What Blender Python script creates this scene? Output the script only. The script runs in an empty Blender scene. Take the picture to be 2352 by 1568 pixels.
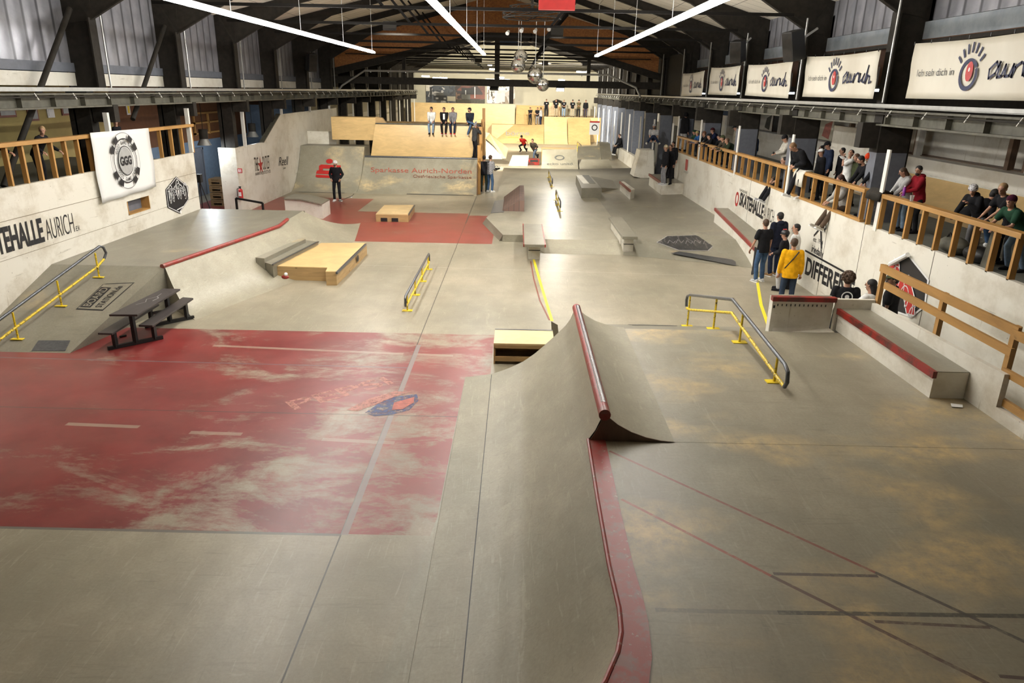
import bpy, math, random
from mathutils import Vector, Matrix
D = bpy.data; SC = bpy.context.scene; COL = SC.collection
random.seed(7)
# ------------------------------------------------------------------ camera, world, exposure
FPX, CAMH = 1640.0, 5.0
_d1 = Vector((16.0, -576.0, FPX)).normalized()
_dn = _d1.cross(Vector((1, .02, 0))).normalized()
if _dn.y < 0: _dn = -_dn
_dx = _dn.cross(_d1)
AX = Matrix((_dx, _d1, -_dn))
cam_d = D.cameras.new('camera'); cam = D.objects.new('camera', cam_d); COL.objects.link(cam)
cam_d.sensor_width = 36; cam_d.lens = FPX * 36 / 2352; cam_d.clip_end = 300
_c0, _c1, _c2 = AX @ Vector((1, 0, 0)), AX @ Vector((0, -1, 0)), AX @ Vector((0, 0, -1))
cam.matrix_world = Matrix(((_c0.x, _c1.x, _c2.x, 0), (_c0.y, _c1.y, _c2.y, 0), (_c0.z, _c1.z, _c2.z, CAMH), (0, 0, 0, 1)))
SC.camera = cam
SC.view_settings.view_transform = 'Standard'; SC.view_settings.look = 'None'
SC.view_settings.gamma = 1; SC.view_settings.use_curve_mapping = False
SC.view_settings.exposure = 0.0
w = D.worlds.new('world'); SC.world = w; w.use_nodes = True
w.node_tree.nodes['Background'].inputs[0].default_value = (.75, .85, 1, 1)
w.node_tree.nodes['Background'].inputs[1].default_value = .02
TUBE_E = 94.0          # emission of the hanging light lines

def ray(px, py): return AX @ Vector((px - 1176, py - 784, FPX))
def G(px, py, z=0.0):
    r = ray(px, py); t = (z - CAMH) / r.z; return Vector((r.x * t, r.y * t, z))
def GX(px, py, x):
    r = ray(px, py); t = x / r.x; return Vector((x, r.y * t, r.z * t + CAMH))
def GY(px, py, y):
    r = ray(px, py); t = y / r.y; return Vector((r.x * t, y, r.z * t + CAMH))
def V(*a): return Vector(a)

# ------------------------------------------------------------------ node materials
class NT:
    def __init__(s, name):
        s.m = D.materials.new(name); s.m.use_nodes = True; s.t = s.m.node_tree
        s.b = s.t.nodes['Principled BSDF']; s._pos = None
    def n(s, k, **kw):
        q = s.t.nodes.new(k)
        for a, v in kw.items(): setattr(q, a, v)
        return q
    def link(s, a, b): s.t.links.new(a, b)
    def put(s, sock, v):
        if hasattr(v, 'is_linked') or hasattr(v, 'links'): s.link(v, sock)
        elif isinstance(v, (tuple, list)) and len(v) == 3 and len(sock.default_value) == 4: sock.default_value = (*v, 1)
        else: sock.default_value = v
    def pos(s):
        if not s._pos:
            g = s.n('ShaderNodeNewGeometry'); s._pos = g.outputs['Position']
            x = s.n('ShaderNodeSeparateXYZ'); s.link(s._pos, x.inputs[0]); s.xyz = x.outputs
        return s._pos
    def X(s): s.pos(); return s.xyz[0]
    def Y(s): s.pos(); return s.xyz[1]
    def Z(s): s.pos(); return s.xyz[2]
    def ma(s, op, a, b=0.0, c=None):
        q = s.n('ShaderNodeMath', operation=op); s.put(q.inputs[0], a); s.put(q.inputs[1], b)
        if c is not None: s.put(q.inputs[2], c)
        return q.outputs[0]
    def vec(s, scale=(1, 1, 1), rot=(0, 0, 0), src=None):
        q = s.n('ShaderNodeMapping'); s.link(src or s.pos(), q.inputs[0])
        q.inputs['Scale'].default_value = scale; q.inputs['Rotation'].default_value = rot; return q.outputs[0]
    def noise(s, sc, det=6, rough=.6, v=None, dist=0.0):
        q = s.n('ShaderNodeTexNoise'); s.link(v or s.pos(), q.inputs['Vector'])
        q.inputs['Scale'].default_value = sc; q.inputs['Detail'].default_value = det
        q.inputs['Roughness'].default_value = rough; q.inputs['Distortion'].default_value = dist
        return q.outputs[0]
    def ramp(s, v, lo, hi, a=0.0, b=1.0):
        q = s.n('ShaderNodeMapRange'); s.put(q.inputs[0], v); q.inputs[1].default_value = lo; q.inputs[2].default_value = hi
        q.inputs[3].default_value = a; q.inputs[4].default_value = b; return q.outputs[0]
    def mix(s, f, a, b, blend='MIX'):
        q = s.n('ShaderNodeMix', data_type='RGBA', blend_type=blend); s.put(q.inputs[0], f)
        s.put(q.inputs[6], a); s.put(q.inputs[7], b); return q.outputs[2]
    def rect(s, x0, x1, y0, y1, wob=None):
        X, Y = s.X(), s.Y()
        if wob is not None: X = s.ma('ADD', X, wob); Y = s.ma('ADD', Y, wob)
        a = s.ma('MULTIPLY', s.ma('GREATER_THAN', X, x0), s.ma('LESS_THAN', X, x1))
        b = s.ma('MULTIPLY', s.ma('GREATER_THAN', Y, y0), s.ma('LESS_THAN', Y, y1))
        return s.ma('MULTIPLY', a, b)
    def seg(s, p, q, wd):       # 1 inside a straight stripe from p to q of width wd
        dx, dy = q[0] - p[0], q[1] - p[1]; L = math.hypot(dx, dy); dx /= L; dy /= L
        x = s.ma('SUBTRACT', s.X(), p[0]); y = s.ma('SUBTRACT', s.Y(), p[1])
        al = s.ma('ADD', s.ma('MULTIPLY', x, dx), s.ma('MULTIPLY', y, dy))
        ac = s.ma('ABSOLUTE', s.ma('SUBTRACT', s.ma('MULTIPLY', x, dy), s.ma('MULTIPLY', y, dx)))
        m = s.ma('MULTIPLY', s.ma('GREATER_THAN', al, 0.0), s.ma('LESS_THAN', al, L))
        return s.ma('MULTIPLY', m, s.ma('LESS_THAN', ac, wd / 2))
    def out(s, col, rough=.5, metal=0.0, bump=None, bs=.1, bd=.01, spec=None):
        s.put(s.b.inputs['Base Color'], col); s.put(s.b.inputs['Roughness'], rough); s.b.inputs['Metallic'].default_value = metal
        if spec is not None: s.b.inputs['Specular IOR Level'].default_value = spec
        if bump is not None:
            q = s.n('ShaderNodeBump'); q.inputs['Strength'].default_value = bs; q.inputs['Distance'].default_value = bd
            s.link(bump, q.inputs['Height']); s.link(q.outputs[0], s.b.inputs['Normal'])
        return s.m

def plain(name, c, rough=.6, metal=0.0, var=.12, sc=6.0, spec=None):
    t = NT(name); f = t.noise(sc, 4)
    col = t.mix(t.ramp(f, .3, .7), tuple(x * (1 - var) for x in c), tuple(min(1, x * (1 + var)) for x in c))
    return t.out(col, rough, metal, spec=spec)

def skate_base(t, base=(.30, .285, .235), wornc=(.55, .42, .25), worn=.70, dark=.78, scr=1.0):
    big = t.noise(.35, 7, .62); mid = t.noise(1.6, 8, .68, t.vec((1, .6, 1)), .3)
    col = t.mix(t.ramp(big, .30, .70), tuple(x * y for x, y in zip(base, (.74, .76, .74))), tuple(x * y for x, y in zip(base, (1.20, 1.17, 1.14))))
    col = t.mix(t.ramp(mid, .42, .78, 0, .55), col, tuple(x * y for x, y in zip(base, (.60, .55, .50))))
    col = t.mix(t.ramp(mid, .46, .24, 0, .35), col, tuple(min(1, x * 1.35) for x in base))
    sc1 = t.noise(9, 3, .5, t.vec((1, .06, 1), (0, 0, .7)))
    for k, (sc, v, r, c, lo, f) in enumerate(((14, (1, .09, 1), .7, 1.4, .66, .28), (12, (.10, 1, 1), .3, .6, .66, .25), (24, (1, .08, 1), -.5, 1.4, .67, .25), (21, (.09, 1, 1), -.9, .55, .66, .3), (27, (1, .09, 1), 1.2, .55, .67, .25), (19, (.1, 1, 1), 1.15, 1.35, .67, .25))):
        q = t.noise(sc, 2, .5, t.vec(v, (0, 0, r)), 1.1); col = t.mix(t.ramp(q, lo, lo + .03, 0, f * scr), col, tuple(min(1, x * c) for x in base))
    grain = t.noise(30, 3, .7)
    col = t.mix(t.ramp(grain, .35, .7, 0, .28), col, tuple(x * .45 for x in base))
    wm = t.ma('MULTIPLY', t.ramp(t.noise(.55, 3, .5, t.vec((1, 1.6, 1))), worn - .10, worn + .04), t.ramp(t.noise(5, 7, .75), .36, .62, .1, 1))
    col = t.mix(wm, col, wornc)
    return col, sc1

def mat_skate(name, **k):
    t = NT(name); rr = k.pop('rough', .4); stripes = k.pop('stripes', ())
    col, b = skate_base(t, **k)
    for p, q, wd, c in stripes:
        m = t.ma('MULTIPLY', t.seg(p, q, wd), t.ramp(t.noise(14, 5, .7), .3, .5, .35, .9)); col = t.mix(m, col, c)
    return t.out(col, rr, bump=b, bs=.05)

def mat_floor():
    t = NT('skatepark floor'); col, b = skate_base(t, base=(.335, .30, .222), worn=.80)
    edge = t.ramp(t.noise(2.5, 5, .7), 0, 1, -.25, .25)
    # worn red paint fields, painted as rectangles
    r = t.rect(-14, -.42, 7.22, 14.62); r2 = t.rect(-8.2, -.82, 24.3, 36.0)
    r3 = t.rect(-14, -2.05, 24.3, 30.6); r4 = t.rect(-14, -6.8, 24.3, 34.3)
    r2 = t.ma('MAXIMUM', t.ma('MULTIPLY', r3, 1.0), r4); r2 = t.ma('MAXIMUM', r2, t.rect(-2.06, -.82, 24.3, 30.1))
    wear = t.noise(.75, 7, .68, t.vec((.75, 1.25, 1)), .6)
    wear = t.ma('ADD', wear, t.ramp(t.noise(9, 4, .8, t.vec((.4, 1, 1))), .3, .7, -.06, .06))
    wl = t.ma('ADD', wear, t.ramp(t.X(), -9, -.8, -.10, .045))
    wl = t.ma('ADD', wl, t.ramp(t.Y(), 7.2, 10.0, .075, 0.0))
    keep = t.ramp(wl, .50, .66, 1.0, .14)
    keep2 = t.ramp(wear, .60, .72, 1.0, .45)
    red = t.mix(t.ramp(t.noise(1.2, 4), .35, .65), (.150, .012, .011), (.215, .028, .025))
    pale = t.rect(-2.0, -.42, 7.22, 14.62)
    red = t.mix(t.ma('MULTIPLY', pale, .35), red, (.33, .085, .07))
    col = t.mix(t.ma('MULTIPLY', r, keep), col, red)
    col = t.mix(t.ma('MULTIPLY', r2, keep2), col, t.mix(.35, red, (.40, .12, .09)))
    # bare strips where tape had been
    for p, q in (((-6.9, 9.95), (-5.75, 9.9)), ((-4.9, 9.75), (-4.1, 9.73)), ((-2.85, 9.62), (-1.75, 9.55)), ((-6.1, 13.6), (-2.2, 13.35)), ((-2.0, 13.35), (-1.2, 13.3))):
        col = t.mix(t.ma('MULTIPLY', t.seg(p, q, .10), .5), col, (.36, .31, .23))
    # panel joints and tape lines
    for p, q, wd, c, f in (((-2.0, 2), (-2.0, 36), .018, (.03, .03, .025), .9), ((-1.96, 7.2), (-1.96, 13.9), .09, (.22, .20, .19), .8),
                        ((-14, 7.21), (-2.0, 7.2), .05, (.10, .09, .085), .8), ((-14, 10.52), (-.88, 10.5), .02, (.03, .03, .025), .85),
                        ((-14, 12.75), (-2.0, 12.6), .05, (.13, .10, .11), .7), ((-5, 20.85), (8, 20.3), .03, (.5, .47, .4), .6),
                        ((-2.0, 4.4), (-8, 4.4), .01, (.12, .11, .09), .5), ((-2, 28.2), (-2, 35.8), .05, (.05, .05, .045), .8)):
        col = t.mix(t.ma('MULTIPLY', t.seg(p, q, wd), f), col, c)
    dk = t.ma('MULTIPLY', t.ramp(t.noise(.5, 7, .62, t.vec((.8, 1.2, 1))), .42, .72), .38)
    col = t.mix(dk, col, t.mix(.5, col, (.12, .11, .085)))
    return t.out(col, .36, bump=b, bs=.05, spec=.55)

def mat_wood(name, c, rough=.5, axis=(1, .08, .3), sc=6.0, knots=True):
    t = NT(name); g = t.noise(sc, 5, .65, t.vec(axis), .8); big = t.noise(.8, 3)
    col = t.mix(t.ramp(g, .35, .7), tuple(x * 1.12 for x in c), tuple(x * .72 for x in c))
    col = t.mix(t.ramp(big, .4, .65, 0, .35), col, tuple(x * .75 for x in c))
    if knots: col = t.mix(t.ramp(t.noise(5, 1, .4), .74, .78, 0, .7), col, tuple(x * .3 for x in c))
    return t.out(col, rough, bump=g, bs=.08)

def mat_ply(name, c=(.62, .43, .19), rough=.42):
    t = NT(name); g = t.noise(2.2, 5, .65, t.vec((.6, .6, 2.2)), 1.2); big = t.noise(.6, 5, .6)
    col = t.mix(t.ramp(g, .35, .7), tuple(x * 1.06 for x in c), tuple(x * .84 for x in c))
    col = t.mix(t.ramp(big, .48, .72, 0, .5), col, tuple(x * .62 for x in c))
    col = t.mix(t.ramp(t.noise(22, 3, .7), .6, .75, 0, .3), col, tuple(x * .6 for x in c))
    return t.out(col, rough)

def mat_white(name, c=(.66, .63, .545), dirt=(.34, .28, .18), lo=.46, hi=.74, amt=.75, rough=.5):
    t = NT(name); b = t.noise(.9, 7, .7, t.vec((1, 1, 1.3))); s1 = t.noise(8, 3, .6, t.vec((1, 1, .08), (.5, 0, 0)))
    s2 = t.noise(7, 3, .6, t.vec((1, .1, 1), (.6, 0, .2)))
    col = t.mix(t.ramp(b, lo, hi, 0, amt), c, dirt)
    col = t.mix(t.ramp(s1, .66, .7, 0, .4), col, dirt); col = t.mix(t.ramp(s2, .68, .72, 0, .35), col, tuple(x * .6 for x in dirt))
    sp = t.noise(26, 1, .3); col = t.mix(t.ramp(sp, .80, .82, 0, .8), col, (.08, .07, .05))
    return t.out(col, rough)

M = {}
M['floor'] = mat_floor()
M['skate'] = mat_skate('grey skate sheet', base=(.325, .30, .228), worn=.80)
M['skate_worn'] = mat_skate('scratched skate deck', base=(.265, .24, .18), worn=.60, wornc=(.46, .34, .17), rough=.42,
    stripes=((( 1.15, 7.5), (3.25, 5.33), .035, (.20, .06, .045)), ((3.25, 5.33), (4.6, 3.9), .04, (.07, .055, .05)), ((1.15, 6.45), (2.3, 5.25), .035, (.28, .07, .05)),
             ((2.3, 5.25), (4.1, 3.45), .04, (.10, .055, .045)), ((2.33, 5.28), (3.25, 5.28), .04, (.08, .06, .055)), ((1.2, 4.78), (2.2, 4.78), .05, (.17, .15, .12)), ((2.2, 4.78), (6, 4.82), .05, (.06, .055, .045)),
             ((2.95, 4.70), (3.85, 4.66), .035, (.09, .055, .045)), ((3.6, 4.15), (4.5, 4.08), .035, (.08, .05, .045))))
M['bank'] = mat_skate('grey skate bank', base=(.235, .218, .17), worn=.74, wornc=(.44, .33, .18))
M['apron'] = mat_skate('quarter pipe sheet', base=(.30, .285, .225), worn=.62, wornc=(.56, .44, .25))
M['ply'] = mat_ply('plywood'); M['ply_bright'] = mat_ply('light plywood', (.72, .53, .27)); M['ply_side'] = mat_wood('plywood edge', (.46, .30, .13), axis=(.2, .2, 3))
M['lumber'] = mat_wood('pine lumber', (.42, .225, .065), axis=(1, .12, .5)); M['lumber_v'] = mat_wood('pine upright', (.44, .235, .068), axis=(1, 1, .12))
M['brownply'] = mat_wood('brown plywood', (.16, .10, .06)); M['pallet'] = mat_wood('pallet wood', (.24, .15, .065), axis=(.2, .2, 2))
M['white'] = mat_white('scuffed white board'); M['white2'] = mat_white('clean white board', (.69, .665, .585), amt=.55)
M['whitepost'] = plain('white painted post', (.72, .71, .66), .5, var=.06)
M['steel'] = plain('dark grey steel', (.021, .018, .014), .75, var=.3, spec=.25); M['steel2'] = plain('weathered green grey steel', (.085, .08, .058), .65, var=.3)
M['tie'] = plain('black painted tie beam', (.010, .009, .008), .9, spec=.1); M['black'] = plain('black', (.008, .008, .008), .5); M['bluegrey'] = plain('blue grey paint', (.12, .13, .155), .55); M['bluewall'] = plain('blue wall paint', (.13, .18, .25), .7)
M['galv'] = plain('galvanised metal', (.38, .38, .36), .4, .6); M['pipe'] = plain('worn steel pipe', (.30, .30, .31), .24, .95, .3, 20)
M['pipedark'] = plain('dark rail pipe', (.12, .125, .135), .33, .7, .2, 20)
M['redmetal'] = None
t = NT('worn red coping'); f = t.noise(5, 6, .7); col = t.mix(t.ramp(f, .48, .62), (.25, .018, .012), (.20, .065, .05)); f2 = t.noise(16, 4, .7)
M['redcope'] = t.out(t.mix(t.ramp(f2, .62, .72, 0, .8), col, (.42, .34, .26)), .4)
t = NT('dark red wood'); f = t.noise(4, 5, .7); M['reddark'] = t.out(t.mix(t.ramp(f, .42, .6), (.26, .012, .008), (.07, .02, .014)), .35)
t = NT('chipped yellow'); f = t.noise(16, 5, .75); M['yellow'] = t.out(t.mix(t.ramp(f, .54, .61), (.68, .48, .015), (.05, .04, .015)), .4)
M['yellowtape'] = plain('yellow tape', (.82, .66, .03), .5, var=.05); M['yellowplate'] = plain('yellow plate', (.75, .56, .01), .45, var=.08)
t = NT('corrugated panel'); q = t.n('ShaderNodeTexWave', wave_type='BANDS', bands_direction='Y'); t.link(t.pos(), q.inputs[0]); q.inputs['Scale'].default_value = .55
g = t.ramp(q.outputs[1], .0, .12, .0, 1.0)
col = t.mix(g, (.10, .10, .11), t.mix(t.ramp(t.noise(2, 5), .35, .65), (.24, .245, .27), (.34, .34, .37)))
M['corr'] = t.out(col, .28, .35, bump=q.outputs[1], bs=.4, bd=.03)
t = NT('ceiling tiles'); q = t.n('ShaderNodeTexBrick', offset=0.0); t.link(t.pos(), q.inputs[0]); q.inputs['Scale'].default_value = 1
q.inputs['Brick Width'].default_value = 1.25; q.inputs['Row Height'].default_value = .7; q.inputs['Mortar Size'].default_value = .012
q.inputs[1].default_value = (.78, .73, .62, 1); q.inputs[2].default_value = (.72, .67, .56, 1); q.inputs[3].default_value = (.16, .14, .11, 1)
M['tiles'] = t.out(t.mix(t.ramp(t.noise(1.1, 5), .55, .75, 0, .4), q.outputs[0], (.26, .21, .14)), .8)
t = NT('orange particle board'); f = t.noise(9, 5, .8, t.vec((1, 1, 1.6))); M['osb'] = t.out(t.mix(t.ramp(f, .35, .65), (.46, .19, .05), (.22, .085, .028)), .7)
M['yellowwall'] = plain('mustard wall', (.40, .31, .11), .8, var=.1, sc=1.5); M['brownwall'] = plain('brown wall', (.13, .05, .015), .8)
M['greyfloor'] = plain('grey platform boards', (.12, .12, .10), .6)
M['plaster'] = plain('pale plaster wall', (.50, .47, .36), .8, var=.06, sc=1)
M['ink'] = plain('black lettering', (.012, .012, .014), .5); M['redink'] = plain('red lettering', (.42, .02, .018), .5); M['redworn'] = plain('worn red lettering', (.36, .09, .06), .5, var=.3, sc=14)
M['navy'] = plain('navy ink', (.012, .016, .06), .6); M['greyink'] = plain('grey ink', (.35, .35, .34), .5); M['brownink'] = plain('brown red ink', (.20, .06, .035), .5)
M['whiteink'] = plain('white print', (.75, .75, .74), .5, var=.03)
t = NT('banner cloth'); f = t.noise(.8, 4, .5, t.vec((1, 1, .5), (.7, 0, 0))); M['banner'] = t.out(t.mix(t.ramp(f, .4, .7), (.62, .59, .50), (.50, .46, .37)), .5)
t = NT('white vinyl banner'); M['vinyl'] = t.out((.72, .72, .70), .35)
t = NT('black hexagon vinyl'); f = t.noise(6, 6, .8); f3 = t.noise(10, 3, .6, t.vec((1, .1, 1), (0, 0, .6)))
M['hexworn'] = t.out(t.mix(t.ramp(f3, .56, .62, 0, .35), t.mix(t.ramp(f, .5, .7), (.035, .035, .035), (.07, .065, .06)), (.24, .22, .20)), .4)
M['dirtline'] = plain('dirty panel joint', (.22, .19, .13), .7)
t = NT('mirror tiles'); br = t.n('ShaderNodeTexBrick', offset=0.0); tc = t.n('ShaderNodeTexCoord'); t.link(tc.outputs['UV'], br.inputs[0]); br.inputs['Scale'].default_value = 1
br.inputs['Brick Width'].default_value = .04; br.inputs['Row Height'].default_value = .06; br.inputs['Mortar Size'].default_value = .004
br.inputs[1].default_value = (.8, .8, .78, 1); br.inputs[2].default_value = (.55, .55, .52, 1); br.inputs[3].default_value = (.35, .35, .34, 1)
M['mirror'] = t.out(br.outputs[0], .12, 1.0)
def emis(name, c, e):
    t = NT(name); t.b.inputs['Base Color'].default_value = (1, 1, 1, 1); t.b.inputs['Emission Color'].default_value = (*c, 1)
    t.b.inputs['Emission Strength'].default_value = e; return t.m
M['tube'] = emis('lit tube', (1.0, .975, .935), TUBE_E); M['lamp'] = emis('lit lamp face', (1, .96, .88), 30)
M['bluelamp'] = emis('lit strip', (.80, .88, 1), 12)

def photo_mat(name, cols, sc):
    t = NT(name); a = t.noise(sc, 5, .7, t.vec((1, 1, 1.3)), 1.0); b = t.noise(sc * 2.6, 3, .6); v = t.n('ShaderNodeTexVoronoi'); t.link(t.pos(), v.inputs['Vector']); v.inputs['Scale'].default_value = sc * 1.6
    q = t.n('ShaderNodeSeparateColor'); t.link(v.outputs['Color'], q.inputs[0])
    c = t.mix(t.ramp(a, .42, .52), cols[0], cols[1]); c = t.mix(t.ramp(q.outputs[0], .60, .66), c, cols[2]); c = t.mix(t.ramp(b, .58, .64), c, cols[3]); return t.out(c, .5)
M['photo1'] = photo_mat('street photo with car', ((.02, .02, .025), (.07, .08, .09), (.45, .44, .42), (.03, .04, .06)), .9)
M['photo2'] = photo_mat('brick photo', ((.10, .03, .02), (.16, .05, .03), (.03, .02, .02), (.20, .12, .08)), .7)
M['photo3'] = photo_mat('bright street photo', ((.70, .68, .62), (.75, .74, .70), (.35, .27, .18), (.08, .07, .06)), .9)
M['darktable'] = mat_wood('dark stained table wood', (.042, .033, .031), axis=(1, .1, .5)); M['darkgrey'] = plain('faded dark print', (.10, .10, .09), .5)
# ------------------------------------------------------------------ mesh building
class MB:
    def __init__(s): s.v = []; s.f = []; s.m = []; s.uv = None
    def add(s, vs, fs, mi=0):
        o = len(s.v); s.v += [Vector(p) for p in vs]; s.f += [tuple(i + o for i in f) for f in fs]; s.m += [mi] * len(fs); return s
    def box(s, x0, x1, y0, y1, z0, z1, mi=0):
        vs = [(x, y, z) for z in (z0, z1) for y in (y0, y1) for x in (x0, x1)]
        return s.add(vs, [(0, 2, 3, 1), (4, 5, 7, 6), (0, 1, 5, 4), (2, 6, 7, 3), (0, 4, 6, 2), (1, 3, 7, 5)], mi)
    def beam(s, a, b, w_, h, up=Vector((0, 0, 1)), mi=0):
        a, b = Vector(a), Vector(b); d = (b - a).normalized(); u = Vector(up) - d * d.dot(Vector(up))
        if u.length < 1e-4: u = Vector((0, 1, 0)) - d * d.y
        u.normalize(); r = d.cross(u); vs = []
        for p in (a, b):
            for i, j in ((-1, -1), (1, -1), (1, 1), (-1, 1)): vs.append(p + r * (i * w_ / 2) + u * (j * h / 2))
        return s.add(vs, [(0, 1, 2, 3), (7, 6, 5, 4), (0, 4, 5, 1), (1, 5, 6, 2), (2, 6, 7, 3), (3, 7, 4, 0)], mi)
    def tube(s, pts, r, n=10, cap=True, mi=0):
        pts = [Vector(p) for p in pts]; rs = r if isinstance(r, (list, tuple)) else [r] * len(pts); rings = []; u = None
        for i, p in enumerate(pts):
            d = (pts[min(i + 1, len(pts) - 1)] - pts[max(i - 1, 0)]).normalized()
            if u is None:
                u = Vector((0, 0, 1)) if abs(d.z) < .9 else Vector((1, 0, 0))
            u = (u - d * d.dot(u)).normalized(); v = d.cross(u)
            rings.append([p + (u * math.cos(2 * math.pi * k / n) + v * math.sin(2 * math.pi * k / n)) * rs[i] for k in range(n)])
        vs = [q for rg in rings for q in rg]; fs = []
        for i in range(len(pts) - 1):
            for k in range(n):
                k2 = (k + 1) % n; fs.append((i * n + k, i * n + k2, (i + 1) * n + k2, (i + 1) * n + k))
        if cap: fs.append(tuple(range(n - 1, -1, -1))); fs.append(tuple((len(pts) - 1) * n + k for k in range(n)))
        return s.add(vs, fs, mi)
    def prism(s, poly, off, mi=0):          # polygon swept by a vector
        off = Vector(off); a = [Vector(p) for p in poly]; n = len(a)
        vs = a + [p + off for p in a]
        fs = [tuple(range(n)), tuple(range(2 * n - 1, n - 1, -1))] + [(i, n + i, n + (i + 1) % n, (i + 1) % n) for i in range(n)]
        return s.add(vs, fs, mi)
    def slab(s, poly, th, mi=0): return s.prism([Vector(p) for p in poly], (0, 0, -th), mi)
    def down(s, poly, z0=0.0, mi=0):         # solid from a polygon down to z0
        a = [Vector(p) for p in poly]; n = len(a); vs = a + [Vector((p.x, p.y, z0)) for p in a]
        fs = [tuple(range(n)), tuple(range(2 * n - 1, n - 1, -1))] + [(i, n + i, n + (i + 1) % n, (i + 1) % n) for i in range(n)]
        return s.add(vs, fs, mi)
    def sph(s, c, r, nu=12, nv=8, sq=(1, 1, 1), mi=0, lo=-90):
        c = Vector(c); vs = []; fs = []
        for j in range(nv + 1):
            a = math.radians(lo + (90 - lo) * j / nv)
            for i in range(nu):
                b = 2 * math.pi * i / nu
                vs.append(c + Vector((math.cos(a) * math.cos(b) * r * sq[0], math.cos(a) * math.sin(b) * r * sq[1], math.sin(a) * r * sq[2])))
        for j in range(nv):
            for i in range(nu):
                k = (i + 1) % nu; fs.append((j * nu + i, j * nu + k, (j + 1) * nu + k, (j + 1) * nu + i))
        return s.add(vs, fs, mi)
    def grid(s, rows, th=0.0, mi=0):         # surface through rows of points, with optional downward thickness
        n = len(rows[0]); vs = [Vector(p) for r in rows for p in r]; fs = []
        for i in range(len(rows) - 1):
            for j in range(n - 1): fs.append((i * n + j, i * n + j + 1, (i + 1) * n + j + 1, (i + 1) * n + j))
        return s.add(vs, fs, mi)
    def ramp_solid(s, tops, bots, prof, n=14, z0=None, mi=0):
        """ruled ramp body: tops/bots matching polylines; prof(t)->height fraction, t 0 at toe, 1 at lip; closed down to z0"""
        rows = []
        for a, b in zip(bots, tops):
            a, b = Vector(a), Vector(b)
            rows.append([Vector((a.x + (b.x - a.x) * k / n, a.y + (b.y - a.y) * k / n, a.z + (b.z - a.z) * prof(k / n))) for k in range(n + 1)])
        s.grid(rows, mi=mi)
        zz = z0 if z0 is not None else min(p.z for r in rows for p in r) - .001
        for r in (rows[0], rows[-1]):         # end panels
            m = len(r); vs = r + [Vector((p.x, p.y, zz)) for p in r]
            s.add(vs, [(i, i + 1, m + i + 1, m + i) for i in range(m - 1)], mi)
        back = [r[-1] for r in rows]; m = len(back)
        s.add(back + [Vector((p.x, p.y, zz)) for p in back], [(i, i + 1, m + i + 1, m + i) for i in range(m - 1)], mi)
        return s
    def build(s, name, mat, parent=None, label=None, cat=None, group=None, kind=None, smooth=False, bevel=0.0):
        me = D.meshes.new(name)
        o = D.objects.new(name, me); COL.objects.link(o)
        if parent is not None:
            root = parent
            while root.parent: root = root.parent
            off = root.location.copy(); o.parent = parent
        elif kind: off = Vector()
        else:
            xs = [p.x for p in s.v]; ys = [p.y for p in s.v]
            off = Vector(((min(xs) + max(xs)) / 2, (min(ys) + max(ys)) / 2, min(p.z for p in s.v))); o.location = off
        me.from_pydata([p - off for p in s.v], [], s.f)
        for mt in (mat if isinstance(mat, (list, tuple)) else [mat]): me.materials.append(M[mt] if isinstance(mt, str) else mt)
        for i, p in enumerate(me.polygons):
            p.material_index = s.m[i]; p.use_smooth = smooth
        me.update()
        if smooth:
            try: me.set_sharp_from_angle(angle=math.radians(40))
            except Exception: pass
        if bevel:
            b = o.modifiers.new('bevel', 'BEVEL'); b.width = bevel; b.segments = 2; b.limit_method = 'ANGLE'
        tag(o, label, cat, group, kind); return o

def tag(o, label=None, cat=None, group=None, kind=None):
    if label: o['label'] = label
    if cat: o['category'] = cat
    if group: o['group'] = group
    if kind: o['kind'] = kind
    return o
def thing(name, label, cat, loc=(0, 0, 0), group=None):
    o = D.objects.new(name, None); COL.objects.link(o); o.location = loc; o.empty_display_size = .1
    return tag(o, label, cat, group)
def copy_tree(o, loc=None, label=None, parent=None):
    c = o.copy(); COL.objects.link(c); c.parent = parent
    if loc is not None: c.location = loc
    if label: c['label'] = label
    for ch in [q for q in o.children]: copy_tree(ch, None, None, c)
    return c
def struct(name, mb, mat, parent=None, smooth=False, **k):
    return mb.build(name, mat, parent, kind=None if parent else 'structure', smooth=smooth, **k)

FONTCACHE = {}
def text(s, p0, p1, height, normal, mat, parent, name='lettering', bold=0.0, shear=0.0, up=None, th=.004, squash=True, sy=None):
    """flat lettering from p0 (start of baseline) to p1 (end), cap height given, standing on a surface with that normal"""
    cu = D.curves.new('t', 'FONT'); cu.body = s; cu.size = 1; cu.offset = bold; cu.shear = shear; cu.fill_mode = 'FRONT'
    ob = D.objects.new('t', cu); me = D.meshes.new_from_object(ob); D.objects.remove(ob); D.curves.remove(cu)
    p0, p1, n = Vector(p0), Vector(p1), Vector(normal).normalized()
    xd = p1 - p0; L = xd.length; xd.normalize(); yd = Vector(up).normalized() if up is not None else n.cross(xd).normalized()
    xs = [v.co.x for v in me.vertices]; x0, x1 = min(xs), max(xs); sx = L / (x1 - x0); s_y = height / .72
    b = MB(); vs = [p0 + xd * ((v.co.x - x0) * sx) + yd * (v.co.y * s_y) + n * th for v in me.vertices]
    b.add(vs, [tuple(p.vertices) for p in me.polygons]); D.meshes.remove(me)
    return b.build(name, mat, parent)
def decal(name, polys, mat, parent, normal, th=.004):
    n = Vector(normal).normalized(); b = MB()
    for k, p in enumerate(polys):
        q = [Vector(a) + n * (th) for a in p]; b.add(q, [tuple(range(len(q)))])
    return b.build(name, mat, parent)
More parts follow.
